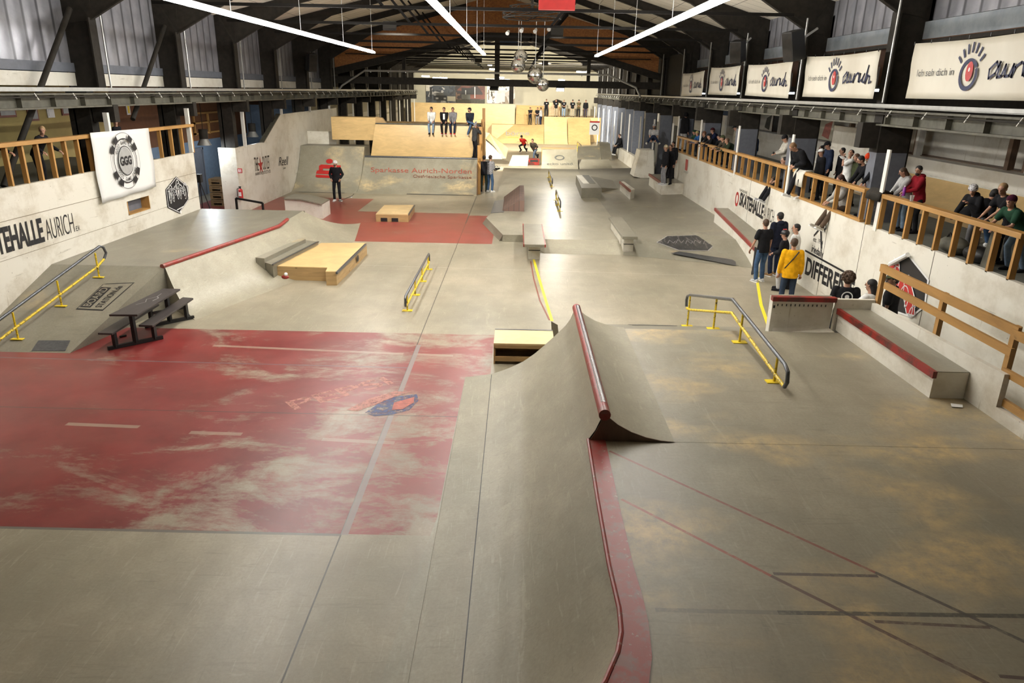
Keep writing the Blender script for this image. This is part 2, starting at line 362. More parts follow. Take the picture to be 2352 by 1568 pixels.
def arc(c, r, u, v, a0=0, a1=360, n=32, ry=None):
    ry = ry or r; return [Vector(c) + Vector(u) * (math.cos(math.radians(a0 + (a1 - a0) * k / n)) * r) + Vector(v) * (math.sin(math.radians(a0 + (a1 - a0) * k / n)) * ry) for k in range(n + 1)]
def ringpolys(c, r0, r1, u, v, a0=0, a1=360, n=32, e=1.0):
    A_, B_ = arc(c, r0, u, v, a0, a1, n, r0 * e), arc(c, r1, u, v, a0, a1, n, r1 * e)
    return [[A_[k], B_[k], B_[k + 1], A_[k + 1]] for k in range(n)]
def strokes(pts, wd, n):
    """polygons of a brush stroke along pts lying on a plane with normal n"""
    n = Vector(n).normalized(); out = []
    for a, b in zip(pts[:-1], pts[1:]):
        a, b = Vector(a), Vector(b); d = (b - a).normalized(); s_ = d.cross(n) * wd / 2; e = d * wd * .3
        out.append([a - s_ - e, b - s_ + e, b + s_ + e, a + s_ - e])
    return out
# ------------------------------------------------------------------ the setting: floor, roof, outer walls
XL, XR, RX = -11.0, 8.3, -1.35
YFAR = 84.0
struct('floor', MB().box(-17, 14, -1, YFAR, -.2, 0), 'floor')
def roofz(x): return 7.6 + 2.7 * (1 - abs(x - RX) / (9.95 if x < RX else 10.25))
b = MB()
b.prism([(-11.7, 0, roofz(-11.7)), (RX, 0, roofz(RX)), (RX, 0, roofz(RX) + .2), (-11.7, 0, roofz(-11.7) + .2)], (0, YFAR, 0))
b.prism([(RX, 0, roofz(RX)), (9.0, 0, roofz(9.0)), (9.0, 0, roofz(9.0) + .2), (RX, 0, roofz(RX) + .2)], (0, YFAR, 0))
struct('ceiling', b, 'tiles')
struct('wall_far', MB().box(-14, 10.5, YFAR, YFAR + .2, 0, 9.6), 'plaster')
# upper side walls: corrugated light panels, blue grey sill strip, white board strip
b = MB().box(-11.75, -11.7, 0, 46, 5.45, 7.6); struct('wall_left_upper', b, 'corr')
struct('trim_1', MB().box(-11.72, -11.62, 0, 46, 5.24, 5.46), 'bluegrey'); struct('trim_2', MB().box(-11.72, -11.64, 0, 46, 4.90, 5.22), 'white2')
struct('wall_right_upper', MB().box(9.0, 9.05, 5, 44, 6.62, 7.7), 'corr')
t = NT('translucent skylight strip'); M['sky'] = t.out(t.mix(t.ramp(t.noise(1.3, 5), .4, .7), (.38, .42, .46), (.22, .25, .29)), .16, .25)
struct('window_1', MB().box(8.93, 8.99, 5, 44, 6.24, 6.6), 'sky'); struct('trim_3', MB().box(8.9, 9.05, 5, 44, 6.14, 6.22), 'steel')
# left gallery: floor, back wall, parapet; and the side room with the blue wall
struct('trim_4', MB().box(-15.2, -10.85, 0, 24.3, 2.5, 2.64), 'greyfloor')
struct('wall_left_gallery', MB().box(-15.2, -15.0, 0, 27.5, 0, 4.95), 'yellowwall')
struct('trim_5', MB().box(-15.0, -11.7, 0, 46, 4.95, 5.05), 'steel')
hy0, hy1, hz0, hz1 = GX(292, 470, -10.75).y, GX(344, 470, -10.75).y, GX(320, 487, -10.75).z, GX(320, 455, -10.75).z
b = MB()
b.box(-10.85, -10.75, 2, hy0, 0, 2.86).box(-10.85, -10.75, hy1, 24.32, 0, 2.86).box(-10.85, -10.75, hy0, hy1, 0, hz0).box(-10.85, -10.75, hy0, hy1, hz1, 2.86)
WL = struct('wall_left', b, 'white')
b = MB().box(-10.755, -10.745, 2, 24.32, 2.20, 2.212); b.box(-10.755, -10.745, 12, 24.32, 1.42, 1.428)
b.build('panel_joint', 'dirtline', WL)
b = MB().box(-10.98, -10.74, hy0, hy0 + .03, hz0, hz1).box(-10.98, -10.74, hy1 - .03, hy1, hz0, hz1).box(-10.98, -10.74, hy0, hy1, hz0, hz0 + .03)
W2 = struct('window_2', b, 'lumber'); MB().box(-11.0, -10.98, hy0, hy1, hz0, hz1).build('pane', 'bluegrey', W2)
struct('wall_left_back', MB().box(-15.2, -15.0, 27.5, 46, 0, 2.5), 'bluewall')
struct('trim_6', MB().box(-15.2, -15.0, 27.5, 46, 2.5, 4.95), 'brownwall')
struct('wall_left_side', MB().box(-15.0, -11.45, 41.0, 41.15, 0, 4.0), 'bluewall')
dr = struct('door_1', MB().box(-15.0, -14.94, 33.7, 34.7, 0, 2.1), 'bluegrey'); MB().beam((-14.92, 33.85, 1.05), (-14.92, 34.0, 1.05), .02, .02).build('door_handle', 'galv', dr)
MB().box(-14.99, -14.9, 33.6, 33.7, 0, 2.2).box(-14.99, -14.9, 34.7, 34.8, 0, 2.2).box(-14.99, -14.9, 33.6, 34.8, 2.1, 2.2).build('door_frame', 'bluegrey', dr)
# brown stage wall above the blue one: timber lattice
b = MB()
for y in (34.2, 35.8, 37.4, 39.0): b.box(-14.98, -14.9, y, y + .09, 2.75, 3.75)
for z in (2.78, 3.25, 3.68): b.box(-14.98, -14.9, 34.2, 39.08, z, z + .08)
b.build('trim_7', 'lumber', kind='structure')
# left white wall with the sponsor logos, pillar, stepped upper board
def PX(px, py, x=-11.3): p = GX(px, py, x); return p
pl = [GX(575, 483, -11.3), GX(660, 443, -11.3)]
q = [(-11.3, 30.3, 0), (-11.3, 37.4, 0), (-11.3, 46.5, 0), (-11.3, 46.5, 3.78), (-11.3, GX(640, 264, -11.3).y, 3.72), (-11.3, GX(603, 335, -11.3).y, 2.62), (-11.3, 30.3, 2.62)]
WL2 = struct('wall_left_logo', MB().prism(q, (-.12, 0, 0)), 'white2')
MB().beam((-11.32, GX(603, 335, -11.3).y, 2.64), (-11.32, GX(640, 264, -11.3).y, 3.74), .2, .05).build('edge_board', 'steel2', WL2)
MB().box(-11.305, -11.29, 30.3, 36, 0, .10).build('skirting', 'white', WL2)
struct('trim_8', MB().box(-12.0, -11.3, 29.4, 30.3, 0, 2.62), 'white')
# right gallery
struct('trim_9', MB().box(8.08, 12.6, 3, 38, 2.06, 2.2), 'greyfloor')
WR = struct('wall_right', MB().box(8.0, 8.1, 3, 37.7, 0, 2.26), 'white2')
b = MB()
for px in (1715, 1905, 1990, 2165): b.box(7.995, 8.0, GX(px, 500, 8).y, GX(px, 500, 8).y + .012, 0, 2.26)
b.build('panel_joint', 'steel2', WR)
MB().box(7.96, 8.0, 21.5, 37.7, 0, .45).build('skirting', 'white2', WR)
WRO = struct('wall_right_outer', MB().box(12.0, 12.6, 3, 46, 0, 2.88).box(12.0, 12.6, 3, 46, 2.92, 3.32).box(12.03, 12.6, 3, 46, 2.87, 2.93), 'white2')
struct('wall_right_panel', MB().box(12.9, 13.0, 3, 46, 3.3, 4.35), 'white2'); struct('trim_10', MB().box(12.55, 13.0, 3, 46, 3.28, 3.34), 'brownply')
struct('wall_right_top', MB().box(12.5, 13.0, 3, 80, 4.2, 6.2), 'steel')
b = MB()
for y in (13.5, 15.0, 18.0, 18.7, 23.2, 24.0, 27.2, 28.0, 32, 33, 37): b.box(12.45, 12.62, y, y + .16, 3.3, 4.25)
struct('trim_11', b, 'brownply'); b = MB()
for y in (14.85, 17.85, 23.05, 27.05, 31.9): b.box(12.40, 12.6, y, y + .14, 3.1, 4.25)
struct('trim_12', b, 'whitepost')
b = MB(); b.prism([(8.95, 0, 6.2), (13, 0, 5.3), (13, 0, 5.4), (8.95, 0, 6.3)], (0, YFAR, 0)); struct('trim_13', b, 'brownwall')
# plywood quarter along the back of the gallery
rows_t = [V(11.95, 9, 2.86), V(11.95, 23.0, 2.86)]; rows_b = [V(10.4, 9, 2.205), V(10.4, 23.0, 2.205)]
b = MB().ramp_solid(rows_t, rows_b, lambda t: t * t, 10)
b.build('quarter_pipe', 'ply', label='tan plywood quarter pipe along the outer wall behind the right gallery spectators', cat='ramp', smooth=True)
b = MB().box(8.1, 8.35, 24, 25.2, 4.2, 4.21); 
# white sheet wall behind the drinkers
struct('wall_right_screen', MB().box(10.6, 10.7, GX(1918, 300, 10.65).y - 2.8, GX(1918, 300, 10.65).y, 2.2, 4.1), 'white')

# ------------------------------------------------------------------ portal frames
LY = [15.0, 19.9, 24.8, 29.7, 34.5, 39.5, 44.5]; RY = [17.3, 22.6, 28.2, 33.4, 38.6, 44.0, 49.0]
def column_left(y, far=False):
    b = MB(); w_ = .16
    b.prism([(XL, y, 4.85), (XL - .75, y, 4.85), (XL - .75, y, roofz(XL - .7)), (XL + .1, y, roofz(XL)), (XL + .02, y, 6.5)], (0, -.03, 0))
    b.box(XL - .02, XL + .02, y - .17, y + .17, 4.85, 6.55).box(XL - .77, XL - .73, y - .17, y + .17, 0, 7.3)
    b.box(XL - .9, XL - .34, y - .17, y + .17, 0, 4.85)
    b.box(XL - .3, XL + .28, y - .12, y + .12, 4.0, 4.44)
    return b
def column_right(y):
    b = MB()
    b.prism([(XR, y, 4.85), (XR + .75, y, 4.85), (XR + .75, y, roofz(XR + .7)), (XR - .1, y, roofz(XR)), (XR - .02, y, 6.75)], (0, -.03, 0))
    b.box(XR - .03, XR + .02, y - .17, y + .17, 4.85, 6.8).box(XR + .7, XR + .75, y - .17, y + .17, 0, 7.2)
    b.box(XR, XR + .7, y - .2, y + .2, 3.8, 4.85); b.box(XR - .4, XR + .1, y - .14, y + .14, 3.9, 4.46)
    return b
def rafter(yl, yr, tag_):
    b = MB(); ym = (yl + yr) / 2
    for sx, ye, x0, z0 in ((-1, yl, XL, 6.5), (1, yr, XR, 6.78)):
        k = XL + 2.5 if sx < 0 else XR - 2.3
        pts = [(x0, z0), (k, roofz(k) - .34), (RX, roofz(RX) - .18), (RX, roofz(RX) - .01), (x0 + .6 * sx, roofz(x0 + .6 * sx) - .01), (x0 + .6 * sx, z0 - .1)]
        def yy(x): return ye + (ym - ye) * min(1, max(0, (x - x0) / (RX - x0)))
        P_ = [V(x, yy(x), z) for x, z in pts]; b.prism(P_, (0, -.04, 0))
        f = P_[:3]
        for i in range(2): b.beam(f[i] - V(0, .02, 0), f[i + 1] - V(0, .02, 0), .13, .03)
    tie = MB().box(XL + 1.0, XR - .9, ym - .04, ym + .04, 7.03, 7.11)
    # hangers and diagonal struts
    tie.beam((RX - 2.4, ym, 7.1), (RX - 3.9, ym, roofz(RX - 3.9) - .4), .08, .08).beam((RX + 2.4, ym, 7.1), (RX + 3.9, ym, roofz(RX + 3.9) - .4), .08, .08)
    return b, tie
grp = 'steel portal frames of the hall'
ordw = ['nearest', 'second', 'third', 'fourth', 'fifth', 'sixth', 'seventh', 'eighth', 'ninth', 'tenth', 'eleventh', 'twelfth', 'thirteenth', 'fourteenth']
FR = list(zip(LY, RY)) + [(49.5 + 4.9 * k, 54 + 4.2 * k) for k in range(7)]
for i, (yl, yr) in enumerate(FR):
    t = thing('portal_frame', '%s dark steel portal frame from the camera, spanning the hall roof' % ordw[i], 'frame', (RX, (yl + yr) / 2, 0), grp)
    column_left(yl).build('left_column', 'steel', t); rb_, tb_ = rafter(yl, yr, i); rb_.build('rafter', 'steel', t); tb_.build('tie_beam', 'tie', t); column_right(yr).build('right_column', 'steel', t)
    b = MB().box(XR, XR + .7, yr - .2, yr + .2, 0, 3.8); b.build('painted_base', 'bluegrey', t)
    b = MB().box(XR - .28, XR - .2, yr + .2, yr + .28, 0, 3.55)
    if yr > 37: b.build('white_edge', 'whitepost', t)
    MB().tube([(XL + .12, yl + .22, 4.8), (XL + .12, yl + .22, 7.0)], .025, 6).build('downpipe', 'galv', t)
    MB().tube([(XR - .12, yr - .3, 4.9), (XR - .12, yr - .3, 7.1)], .025, 6).build('downpipe', 'galv', t)
    if yl > 46: MB().box(XL - .02, XL + .06, yl + .17, yl + .23, 1.5, 4.3).build('white_edge', 'whitepost', t)
# white posts on the parapets (in line with the gallery rails)
def crane_beam(name_side, x, s_, y0, y1):
    b = MB().box(x - .16, x + .16, y0, y1, 4.40, 4.44).box(x - .16, x + .16, y0, y1, 4.70, 4.74).box(x - .02, x + .02, y0, y1, 4.44, 4.70)
    for k in range(int((y1 - y0) / 1.2)): b.box(x + s_ * .02, x + s_ * .14, y0 + k * 1.2, y0 + k * 1.2 + .015, 4.44, 4.70)
    t = thing('crane_beam', 'weathered steel crane runway beam along the %s side above the gallery' % name_side, 'beam', (x, 40, 4.4))
    b.build('runway_beam', 'steel2', t)
    MB().box(x - .10, x + .16, y0, y1, 4.78, 4.80).box(x + s_ * .14 - .005, x + s_ * .14 + .005, y0, y1, 4.80, 4.87).build('cable_tray', 'galv', t)
    MB().tube([(x + s_ * .2, y0, 4.66), (x + s_ * .2, y1, 4.66)], .018, 6).build('conduit', 'steel', t)
    b = MB()
    for k in range(int((y1 - y0) / 1.45)):
        y = y0 + .4 + k * 1.45; b.beam((x + s_ * .16, y, 4.74), (x + s_ * .24, y, 4.60), .02, .02)
    b.build('bracket', 'whitepost', t)
    return t
crane_beam('left', XL + .1, 1, 9, 80); crane_beam('right', XR + .05, -1, 6, 80)
# wind bracing tubes on the left
for (a, c, l) in (((60, 290), (160, 20), 'dark diagonal brace tube crossing the nearest left wall bay'), ((325, 215), (378, 60), 'dark diagonal brace tube in the second left wall bay, beside the column')):
    p, q = GX(*a, -11.35), GX(*c, -11.35)
    if a[0] == 60: p = p + (p - q) * .45
    else: p = p + (p - q) * .35
    MB().tube([p, q], .07, 10).build('brace_tube', 'steel', label=l, cat='brace', smooth=True)
# gable wall of orange board half way down, dark edge beam, cross beam with silver pipe
gy = 46.3
pts = [(-11.2, gy, 6.05), (-2.2, gy, 8.22), (.6, gy, 8.22), (8.4, gy, 6.10), (8.4, gy, roofz(8.4)), (RX, gy, roofz(RX)), (-11.2, gy, roofz(-11.2))]
struct('wall_gable', MB().prism([Vector(p) for p in pts], (0, .08, 0)), 'osb')
b = MB().beam((-11.4, gy - .1, 5.85), (-2.2, gy - .1, 8.04), .3, .38).beam((.6, gy - .1, 8.04), (8.6, gy - .1, 5.9), .3, .38).beam((-2.3, gy - .1, 8.0), (.7, gy - .1, 8.0), .3, .45)
b.box(-11.4, 8.8, gy - .15, gy + .15, 5.22, 5.62).box(-1.5, -1.2, gy - .1, gy + .1, 5.6, 8.0).box(-7.1, -6.9, gy - .1, gy + .1, 5.6, 6.9).box(4.1, 4.3, gy - .1, gy + .1, 5.6, 7.0)
for k in range(5): b.box(-10.5, 7.9, gy - .12, gy - .02, 6.5 + .38 * k, 6.5 + .38 * k + .05) if k in (1, 3) else None
struct('trim_14', b, 'steel')
b = MB().tube([(-10.9, 45.4, 4.75), (-10.6, 45.4, 5.1), (-9.2, 45.4, 5.95), (5.3, 45.4, 5.98), (7.0, 45.4, 5.3), (7.3, 45.4, 4.75)], .06, 8)
for k in range(14): b.box(-8.9 + k * 1.05, -8.84 + k * 1.05, 45.32, 45.48, 5.86, 5.92)
b.build('pipe_frame', 'galv', label='long silver pipe with bent down ends spanning the hall at mid length', cat='pipe', smooth=True)
# far half: side wall boards between the frames
b = MB().box(-12.9, -12.8, 46.5, YFAR, 0, 2.6).box(-12.9, -12.8, 46.5, YFAR, 2.75, 3.1); struct('wall_left_far', b, 'white'); struct('trim_15', MB().box(-13.1, -12.95, 46.5, YFAR, 0, 7.5), 'plaster')
struct('wall_right_far', MB().box(10.6, 10.7, 50, YFAR, 0, 4.2), 'greyfloor'); struct('trim_16', MB().box(10.5, 10.6, 38, YFAR, 3.0, 4.0), 'white2')
b = MB().box(8.5, 8.6, 38.5, 76, 4.9, 7.0); struct('wall_right_farupper', b, 'steel')
struct('wall_left_farupper', MB().box(-12.5, -12.4, 46, YFAR, 5.0, 7.6), 'steel')
# ------------------------------------------------------------------ foreground quarter pipe with spine
PR = [(0, 0), (.245, .055), (.525, .237), (.715, .49), (.865, .79), (1, 1)]
def prof_spine(t):
    for (a, b), (c, d) in zip(PR[:-1], PR[1:]):
        if t <= c: return b + (d - b) * (t - a) / (c - a)
    return 1
def smoothprof(t): return .55 * prof_spine(t) + .45 * (1 - math.sqrt(max(0, 1 - (t * .93) ** 2))) / (1 - math.sqrt(1 - .93 ** 2))
ZD = 1.03
T = thing('quarter_pipe', 'grey quarter pipe in the foreground with a red deck lip and a spine', 'ramp', (.2, 7, 0))
def fx(s, xl, zt, n=18, x0=-.88):
    """cross section from the toe to a lip at xl,zt on the measured transition"""
    out = []
    for k in range(n + 1):
        x = x0 + (xl - x0) * k / n; out.append((x, k / n))
    return out
FARP = [(-.88, 0), (-.39, .075), (-.1, .19), (.17, .33), (.38, .49), (.55, .655), (.72, .825), (.85, .965), (.925, 1.045), (1.0, 1.16), (1.08, 1.375)]
def tz(x):          # transition height over x
    for (a, b), (c, d) in zip(FARP[:-1], FARP[1:]):
        if x <= c: return b + (d - b) * (x - a) / (c - a)
    return FARP[-1][1]
def srow(y, xl, zl, dx=0.0):
    n = 26; x1 = 1.08 if zl > 1.2 else .915; out = []
    for k in range(n + 1):
        u = k / n; xs = -.88 + (x1 + .88) * u; zz = tz(xs) * zl / tz(x1)
        out.append(V(-.88 + (xl + .88) * u, y, zz))
    return out
LIP = [(7.80, .915), (7.76, .915), (6.4, .90), (5.33, .89), (4.77, .905), (4.5, .885), (4.29, .83), (4.0, .70), (3.7, .5), (3.4, .25), (3.1, -.1)]
rows = [srow(y, x, ZD) for y, x in LIP]
b = MB().grid(rows)
rows2 = [srow(7.76, 1.08, 1.37), srow(9.9, 1.08, 1.37), srow(12.19, 1.08, 1.37)]
b.grid(rows2); b.prism([V(-.88, 12.185, 0)] + [p + V(0, 0, 0) for p in rows2[-1]] + [V(1.075, 12.185, 0)], (0, -.01, 0))
b.build('transition', 'skate', T, smooth=True)
b = MB()
for p, q in (((-.40, 12.15), (-.40, 8.6)), ((-.40, 8.6), (-.37, 3.5))):
    n = 14
    for k in range(n):
        y0, y1 = p[1] + (q[1] - p[1]) * k / n, p[1] + (q[1] - p[1]) * (k + 1) / n; x = p[0] + .0
        b.add([(x, y0, tz(x) + .006), (x + .012, y0, tz(x) + .006), (x + .012, y1, tz(x) + .006), (x, y1, tz(x) + .006)], [(0, 1, 2, 3)])
b.build('sheet_joint', 'black', T)
# flat lead-in sheet beside the toe
MB().slab([(-.88, 12.19, .006), (-.88, 3, .006), (-1.28, 3, .006), (-.98, 6.9, .006), (-.9, 7.6, .006)], .006).build('lead_in_sheet', 'skate', T)
# red deck strip behind the lip
inn = [V(.925, 7.76, ZD + .012), V(.90, 6.4, ZD + .012), V(.89, 5.33, ZD + .012), V(.905, 4.77, ZD + .012), V(.885, 4.5, ZD + .012), V(.83, 4.29, ZD + .012), V(.70, 4.0, ZD + .012), V(.5, 3.7, ZD + .012), V(.25, 3.4, ZD + .012), V(-.1, 3.1, ZD + .012)]
outr = [V(1.13, 7.76, ZD + .012), V(1.11, 6.4, ZD + .012), V(1.105, 5.33, ZD + .012), V(1.12, 4.9, ZD + .012), V(1.115, 4.6, ZD + .012), V(1.08, 4.25, ZD + .012), V(1.0, 3.95, ZD + .012), V(.82, 3.6, ZD + .012), V(.5, 3.2, ZD + .012), V(.1, 2.9, ZD + .012)]
b = MB()
for i in range(len(inn) - 1): b.slab([inn[i], inn[i + 1], outr[i + 1], outr[i]], .03)
b.build('red_lip_strip', 'redcope', T)
b = MB().tube([p + V(.0, 0, -.005) for p in inn], .022, 8); b.build('lip_pipe', 'redcope', T, smooth=True)
b = MB().tube([(1.10, 7.72, 1.385), (1.10, 12.17, 1.385)], .072, 18); b.build('spine_coping', 'redcope', T, smooth=True, label='thick round coping pipe, red paint worn to bare steel along the top')
b = MB()
for a in (60, 82, 104): 
    x = 1.10 + .0725 * math.cos(math.radians(a)); z = 1.385 + .0725 * math.sin(math.radians(a))
    b.beam((x, 7.95, z), (x, 12.1, z), .016 if a != 82 else .03, .003, up=(math.cos(math.radians(a)), 0, math.sin(math.radians(a))))
b.build('bare_steel_streak', 'pipe', T)
# spine right side
def sr(y):
    pr = [(1.13, 1.36), (1.27, 1.25), (1.44, 1.155), (1.62, 1.09), (1.80, 1.05), (1.97, 1.035)]
    return [V(x, y, z) for x, z in pr]
b = MB().grid([sr(7.76), sr(10), sr(12.17)])
b.build('spine_transition', 'skate', T, smooth=True)
pn = [V(.94, 7.745, ZD)] + [V(x, 7.745, z) for x, z in ((1.0, 1.14), (1.05, 1.25), (1.09, 1.37), (1.16, 1.34))] + [V(p.x, 7.745, p.z) for p in sr(7.76)[1:]]
MB().prism(pn, (0, .012, 0)).build('end_panel', 'brownply', T)
# raised deck on the right, bank falling away behind it
b = MB()
dk = [(.93, 7.76, ZD), (6.35, 7.76, ZD), (6.35, 12.12, ZD), (.93, 12.12, ZD)]
b.down(dk, .0); dk2 = [(p.x - .05, p.y, ZD - .002) for p in outr[::-1]] + [(1.08, 7.9, ZD - .002), (6.35, 7.9, ZD - .002), (6.35, 1.5, ZD - .002), (.1, 1.5, ZD - .002)]
b.slab(dk2, .3)
b.build('platform', 'skate_worn', label='broad scratched grey platform filling the right foreground beside the spine', cat='platform')
b = MB()
b.prism([V(2.0, 12.12, ZD), V(2.0, 15.55, .004), V(2.0, 12.12, 0)], (4.0, 0, 0))
b.build('bank', 'bank', label='grey bank sloping down from the far edge of the right hand platform', cat='ramp')
MB().prism([V(2.6, 15.0, .172), V(2.6, 15.5, .023), V(2.6, 15.5, .028), V(2.6, 15.0, .177)], (1.0, 0, 0)).build('scuffed_strip', 'pipedark', D.objects['bank'])

# ------------------------------------------------------------------ open wooden kicker box behind the spine
T = thing('kicker_box', 'small open plywood kicker box standing on the red floor behind the spine', 'ramp', (.1, 12.9, 0))
zt = .52
pF = [GY(1134, 788, 12.9), GY(1268, 788, 12.9)]; zt = pF[0].z; xa, xb = pF[0].x, pF[1].x + .05
yb = G(1135, 757, zt).y
b = MB().box(xa, xb, 12.9, yb, zt - .04, zt); b.build('top_board', 'ply_bright', T)
b = MB().box(xa, xa + .03, 12.9, yb, 0, zt - .04).box(xb - .03, xb, 12.9, yb, 0, zt - .04).box(xa, xb, yb - .03, yb, 0, zt - .04); b.build('side_board', 'ply_side', T)
b = MB().box(xa + .03, xb - .03, 12.9, 12.95, zt - .10, zt - .045).box(xa + .03, xb - .03, 12.9, 12.95, .06, .15); b.build('cross_rail', 'ply_side', T)
MB().box(xa, xb, yb, yb + .06, zt - .06, zt + .004).build('steel_edge', 'pipedark', T)
MB().prism([GY(1266, 738, 14.2), GY(1281, 746, 14.2), GY(1284, 775, 14.2), GY(1268, 790, 14.2)], (0, .02, 0)).build('loose_board', 'bank', label='grey board leaning behind the small kicker box', cat='board')

# ------------------------------------------------------------------ long ledge and low wall, right foreground
T = thing('grind_ledge', 'large white ledge with dark red edge on the platform against the low wall', 'ledge', (6.1, 10.8, ZD))
b = MB(); top = [(5.80, 12.28, 1.42), (6.34, 12.34, 1.42), (6.34, 9.27, 1.42), (5.86, 9.27, 1.42)]
b.down(top, ZD); b.build('body', 'white', T)
MB().slab([Vector(p) + V(.0, 0, .012) for p in top], .012).build('top_sheet', 'bank', T)
b = MB().beam((5.80, 12.3, 1.385), (5.855, 9.25, 1.385), .06, .10); b.build('red_edge', 'reddark', T)
b = MB(); b.down([(6.35, 12.25, 1.56), (6.43, 12.25, 1.56), (6.43, 8.62, 1.66), (6.35, 8.62, 1.66)], 0)
b.down([(6.35, 8.62, 1.20), (6.43, 8.62, 1.20), (6.43, 2, 1.20), (6.35, 2, 1.20)], 0)
b.box(5.75, 6.43, 12.3, 12.38, 0, 1.60)
struct('wall_low', b, 'white')
T = thing('ledge_box', 'white box ledge with red top rail, crosswise at the far edge of the platform', 'ledge', (5.2, 12.4, 0))
b = MB().box(4.63, 5.72, 12.36, 12.52, .0, 1.60); b.build('body', 'white2', T)
MB().box(4.60, 5.74, 12.28, 12.40, 1.545, 1.625).build('red_edge', 'reddark', T); MB().box(4.63, 5.72, 12.4, 12.52, 1.60, 1.612).build('top_sheet', 'bank', T)
b = MB()
for k in range(12): MB().box(4.72 + k * .078, 4.735 + k * .078, 12.352, 12.36, 1.44, 1.48).build('screw', 'ink', T)
MB().box(4.65, 4.68, 12.352, 12.36, 1.40, 1.45).build('screw', 'ink', T)
MB().prism([V(4.7, 12.33, ZD - .1), V(5.72, 12.13, ZD + .01), V(5.72, 12.36, ZD + .01), V(4.7, 12.36, ZD)], (0, 0, -.1)).build('foot_wedge', 'white', T)

# timber fence on the low wall
T = thing('timber_fence', 'pine fence of three posts and two rails standing on the low wall at the right', 'fence', (6.5, 10.3, 1.5))
posts = [((2033, 608), (2019, 697)), ((2172, 672), (2152, 775)), ((2338, 748), (2284, 930))]
PT = []
for (a, c) in posts:
    p, q = GX(*a, 6.48), GX(*c, 6.48); PT.append((p, q))
    MB().beam((6.48, p.y, p.z), (6.48, p.y, q.z - (.05)), .07, .09, up=(0, 1, 0)).build('post', 'lumber_v', T)
MB().beam(PT[0][0] + V(-.03, .05, -.06), PT[2][0] + V(-.03, -.1, -.06), .05, .13).build('top_rail', 'lumber', T)
r0, r1 = GX(2033, 655, 6.44), GX(2325, 810, 6.44)
MB().beam((6.44, r0.y, r0.z), (6.44, r1.y, r1.z), .05, .11).build('middle_rail', 'lumber', T)
e0 = PT[2][0]
MB().beam((6.44, e0.y, e0.z - .1), (6.44, e0.y - 2.0, e0.z - .05), .05, .12).build('near_rail', 'lumber', T)
MB().beam((6.44, e0.y, e0.z - .62), (6.44, e0.y - 2.0, e0.z - .6), .05, .10).build('near_rail', 'lumber', T)
MB().beam((6.44, e0.y, e0.z - 1.0), (6.44, e0.y - 2.0, e0.z - 1.0), .05, .10).build('near_rail', 'lumber', T)
p = GX(2300, 930, 6.8); 

# ------------------------------------------------------------------ rails
def rail(label, top, bot, posts, r=.03, plates=True, rb=.026, dark_top=True, name='grind_rail', group=None):
    """top/bot polylines of the upper and lower pipe, posts = (foot point, height)"""
    c = posts[len(posts) // 2][0]
    T = thing(name, label, 'rail', (c[0], c[1], c[2]), group)
    MB().tube(top, r, 12).build('top_pipe', 'pipedark' if dark_top else 'yellow', T, smooth=True)
    MB().tube(bot, rb, 10).build('lower_pipe', 'yellow', T, smooth=True)
    for (f, h) in posts:
        f = Vector(f); MB().tube([f, f + V(0, 0, h)], .02, 8).build('post', 'yellow', T, smooth=True)
        if plates: MB().box(f.x - .12, f.x + .12, f.y - .07, f.y + .07, f.z, f.z + .012).build('foot_plate', 'yellowplate', T)
    return T
def yrail(label, x, z, y0, y1, h, np_, zlow=.45, group=None):
    """straight rail along y on flat ground"""
    e = .12; t_ = [(x, y0, z + h * zlow), (x, y0 - .02, z + h * .6), (x, y0, z + h - e * .4), (x, y0 + e * .5, z + h), (x, y1 - e * .5, z + h), (x, y1, z + h - e * .4), (x, y1, z + h * .6), (x, y1, z + h * zlow)]
    return rail(label, t_, [(x, y0, z + h * zlow), (x, y0 + .1, z + h * zlow * .85), (x, y1 - .1, z + h * zlow * .85), (x, y1, z + h * zlow)],
                [((x, y0 + .25 + (y1 - y0 - .5) * k / (np_ - 1), z), h - .03) for k in range(np_)], group=group)
# middle floor rail
a, c = G(933, 716), G(985, 618)
yrail('black and yellow flat rail in the middle of the floor beside the long joint', (a.x + c.x) / 2 + .0, 0, a.y - .15, G(985, 614).y, .42, 4)
# right rail on platform, falling down the bank
X0 = 3.84
tp = [(X0, 9.35, 1.12), (X0, 9.28, 1.22), (X0, 9.31, 1.36), (X0, 9.45, 1.42), (X0, 12.15, 1.60), (X0, 15.1, .86), (X0, 15.35, .76), (X0, 15.4, .66), (X0, 15.35, .52)]
bt = [(X0, 9.35, 1.12), (X0, 9.5, 1.13), (X0, 12.1, 1.37), (X0, 15.0, .55), (X0, 15.3, .50)]
rail('chipped yellow handrail along the platform and down its bank, right of the spine', tp, bt,
     [((X0, 9.75, ZD), .40), ((X0, 11.5, ZD), .53), ((X0, 13.1, .74), .60), ((X0, 15.1, .14), .70)])
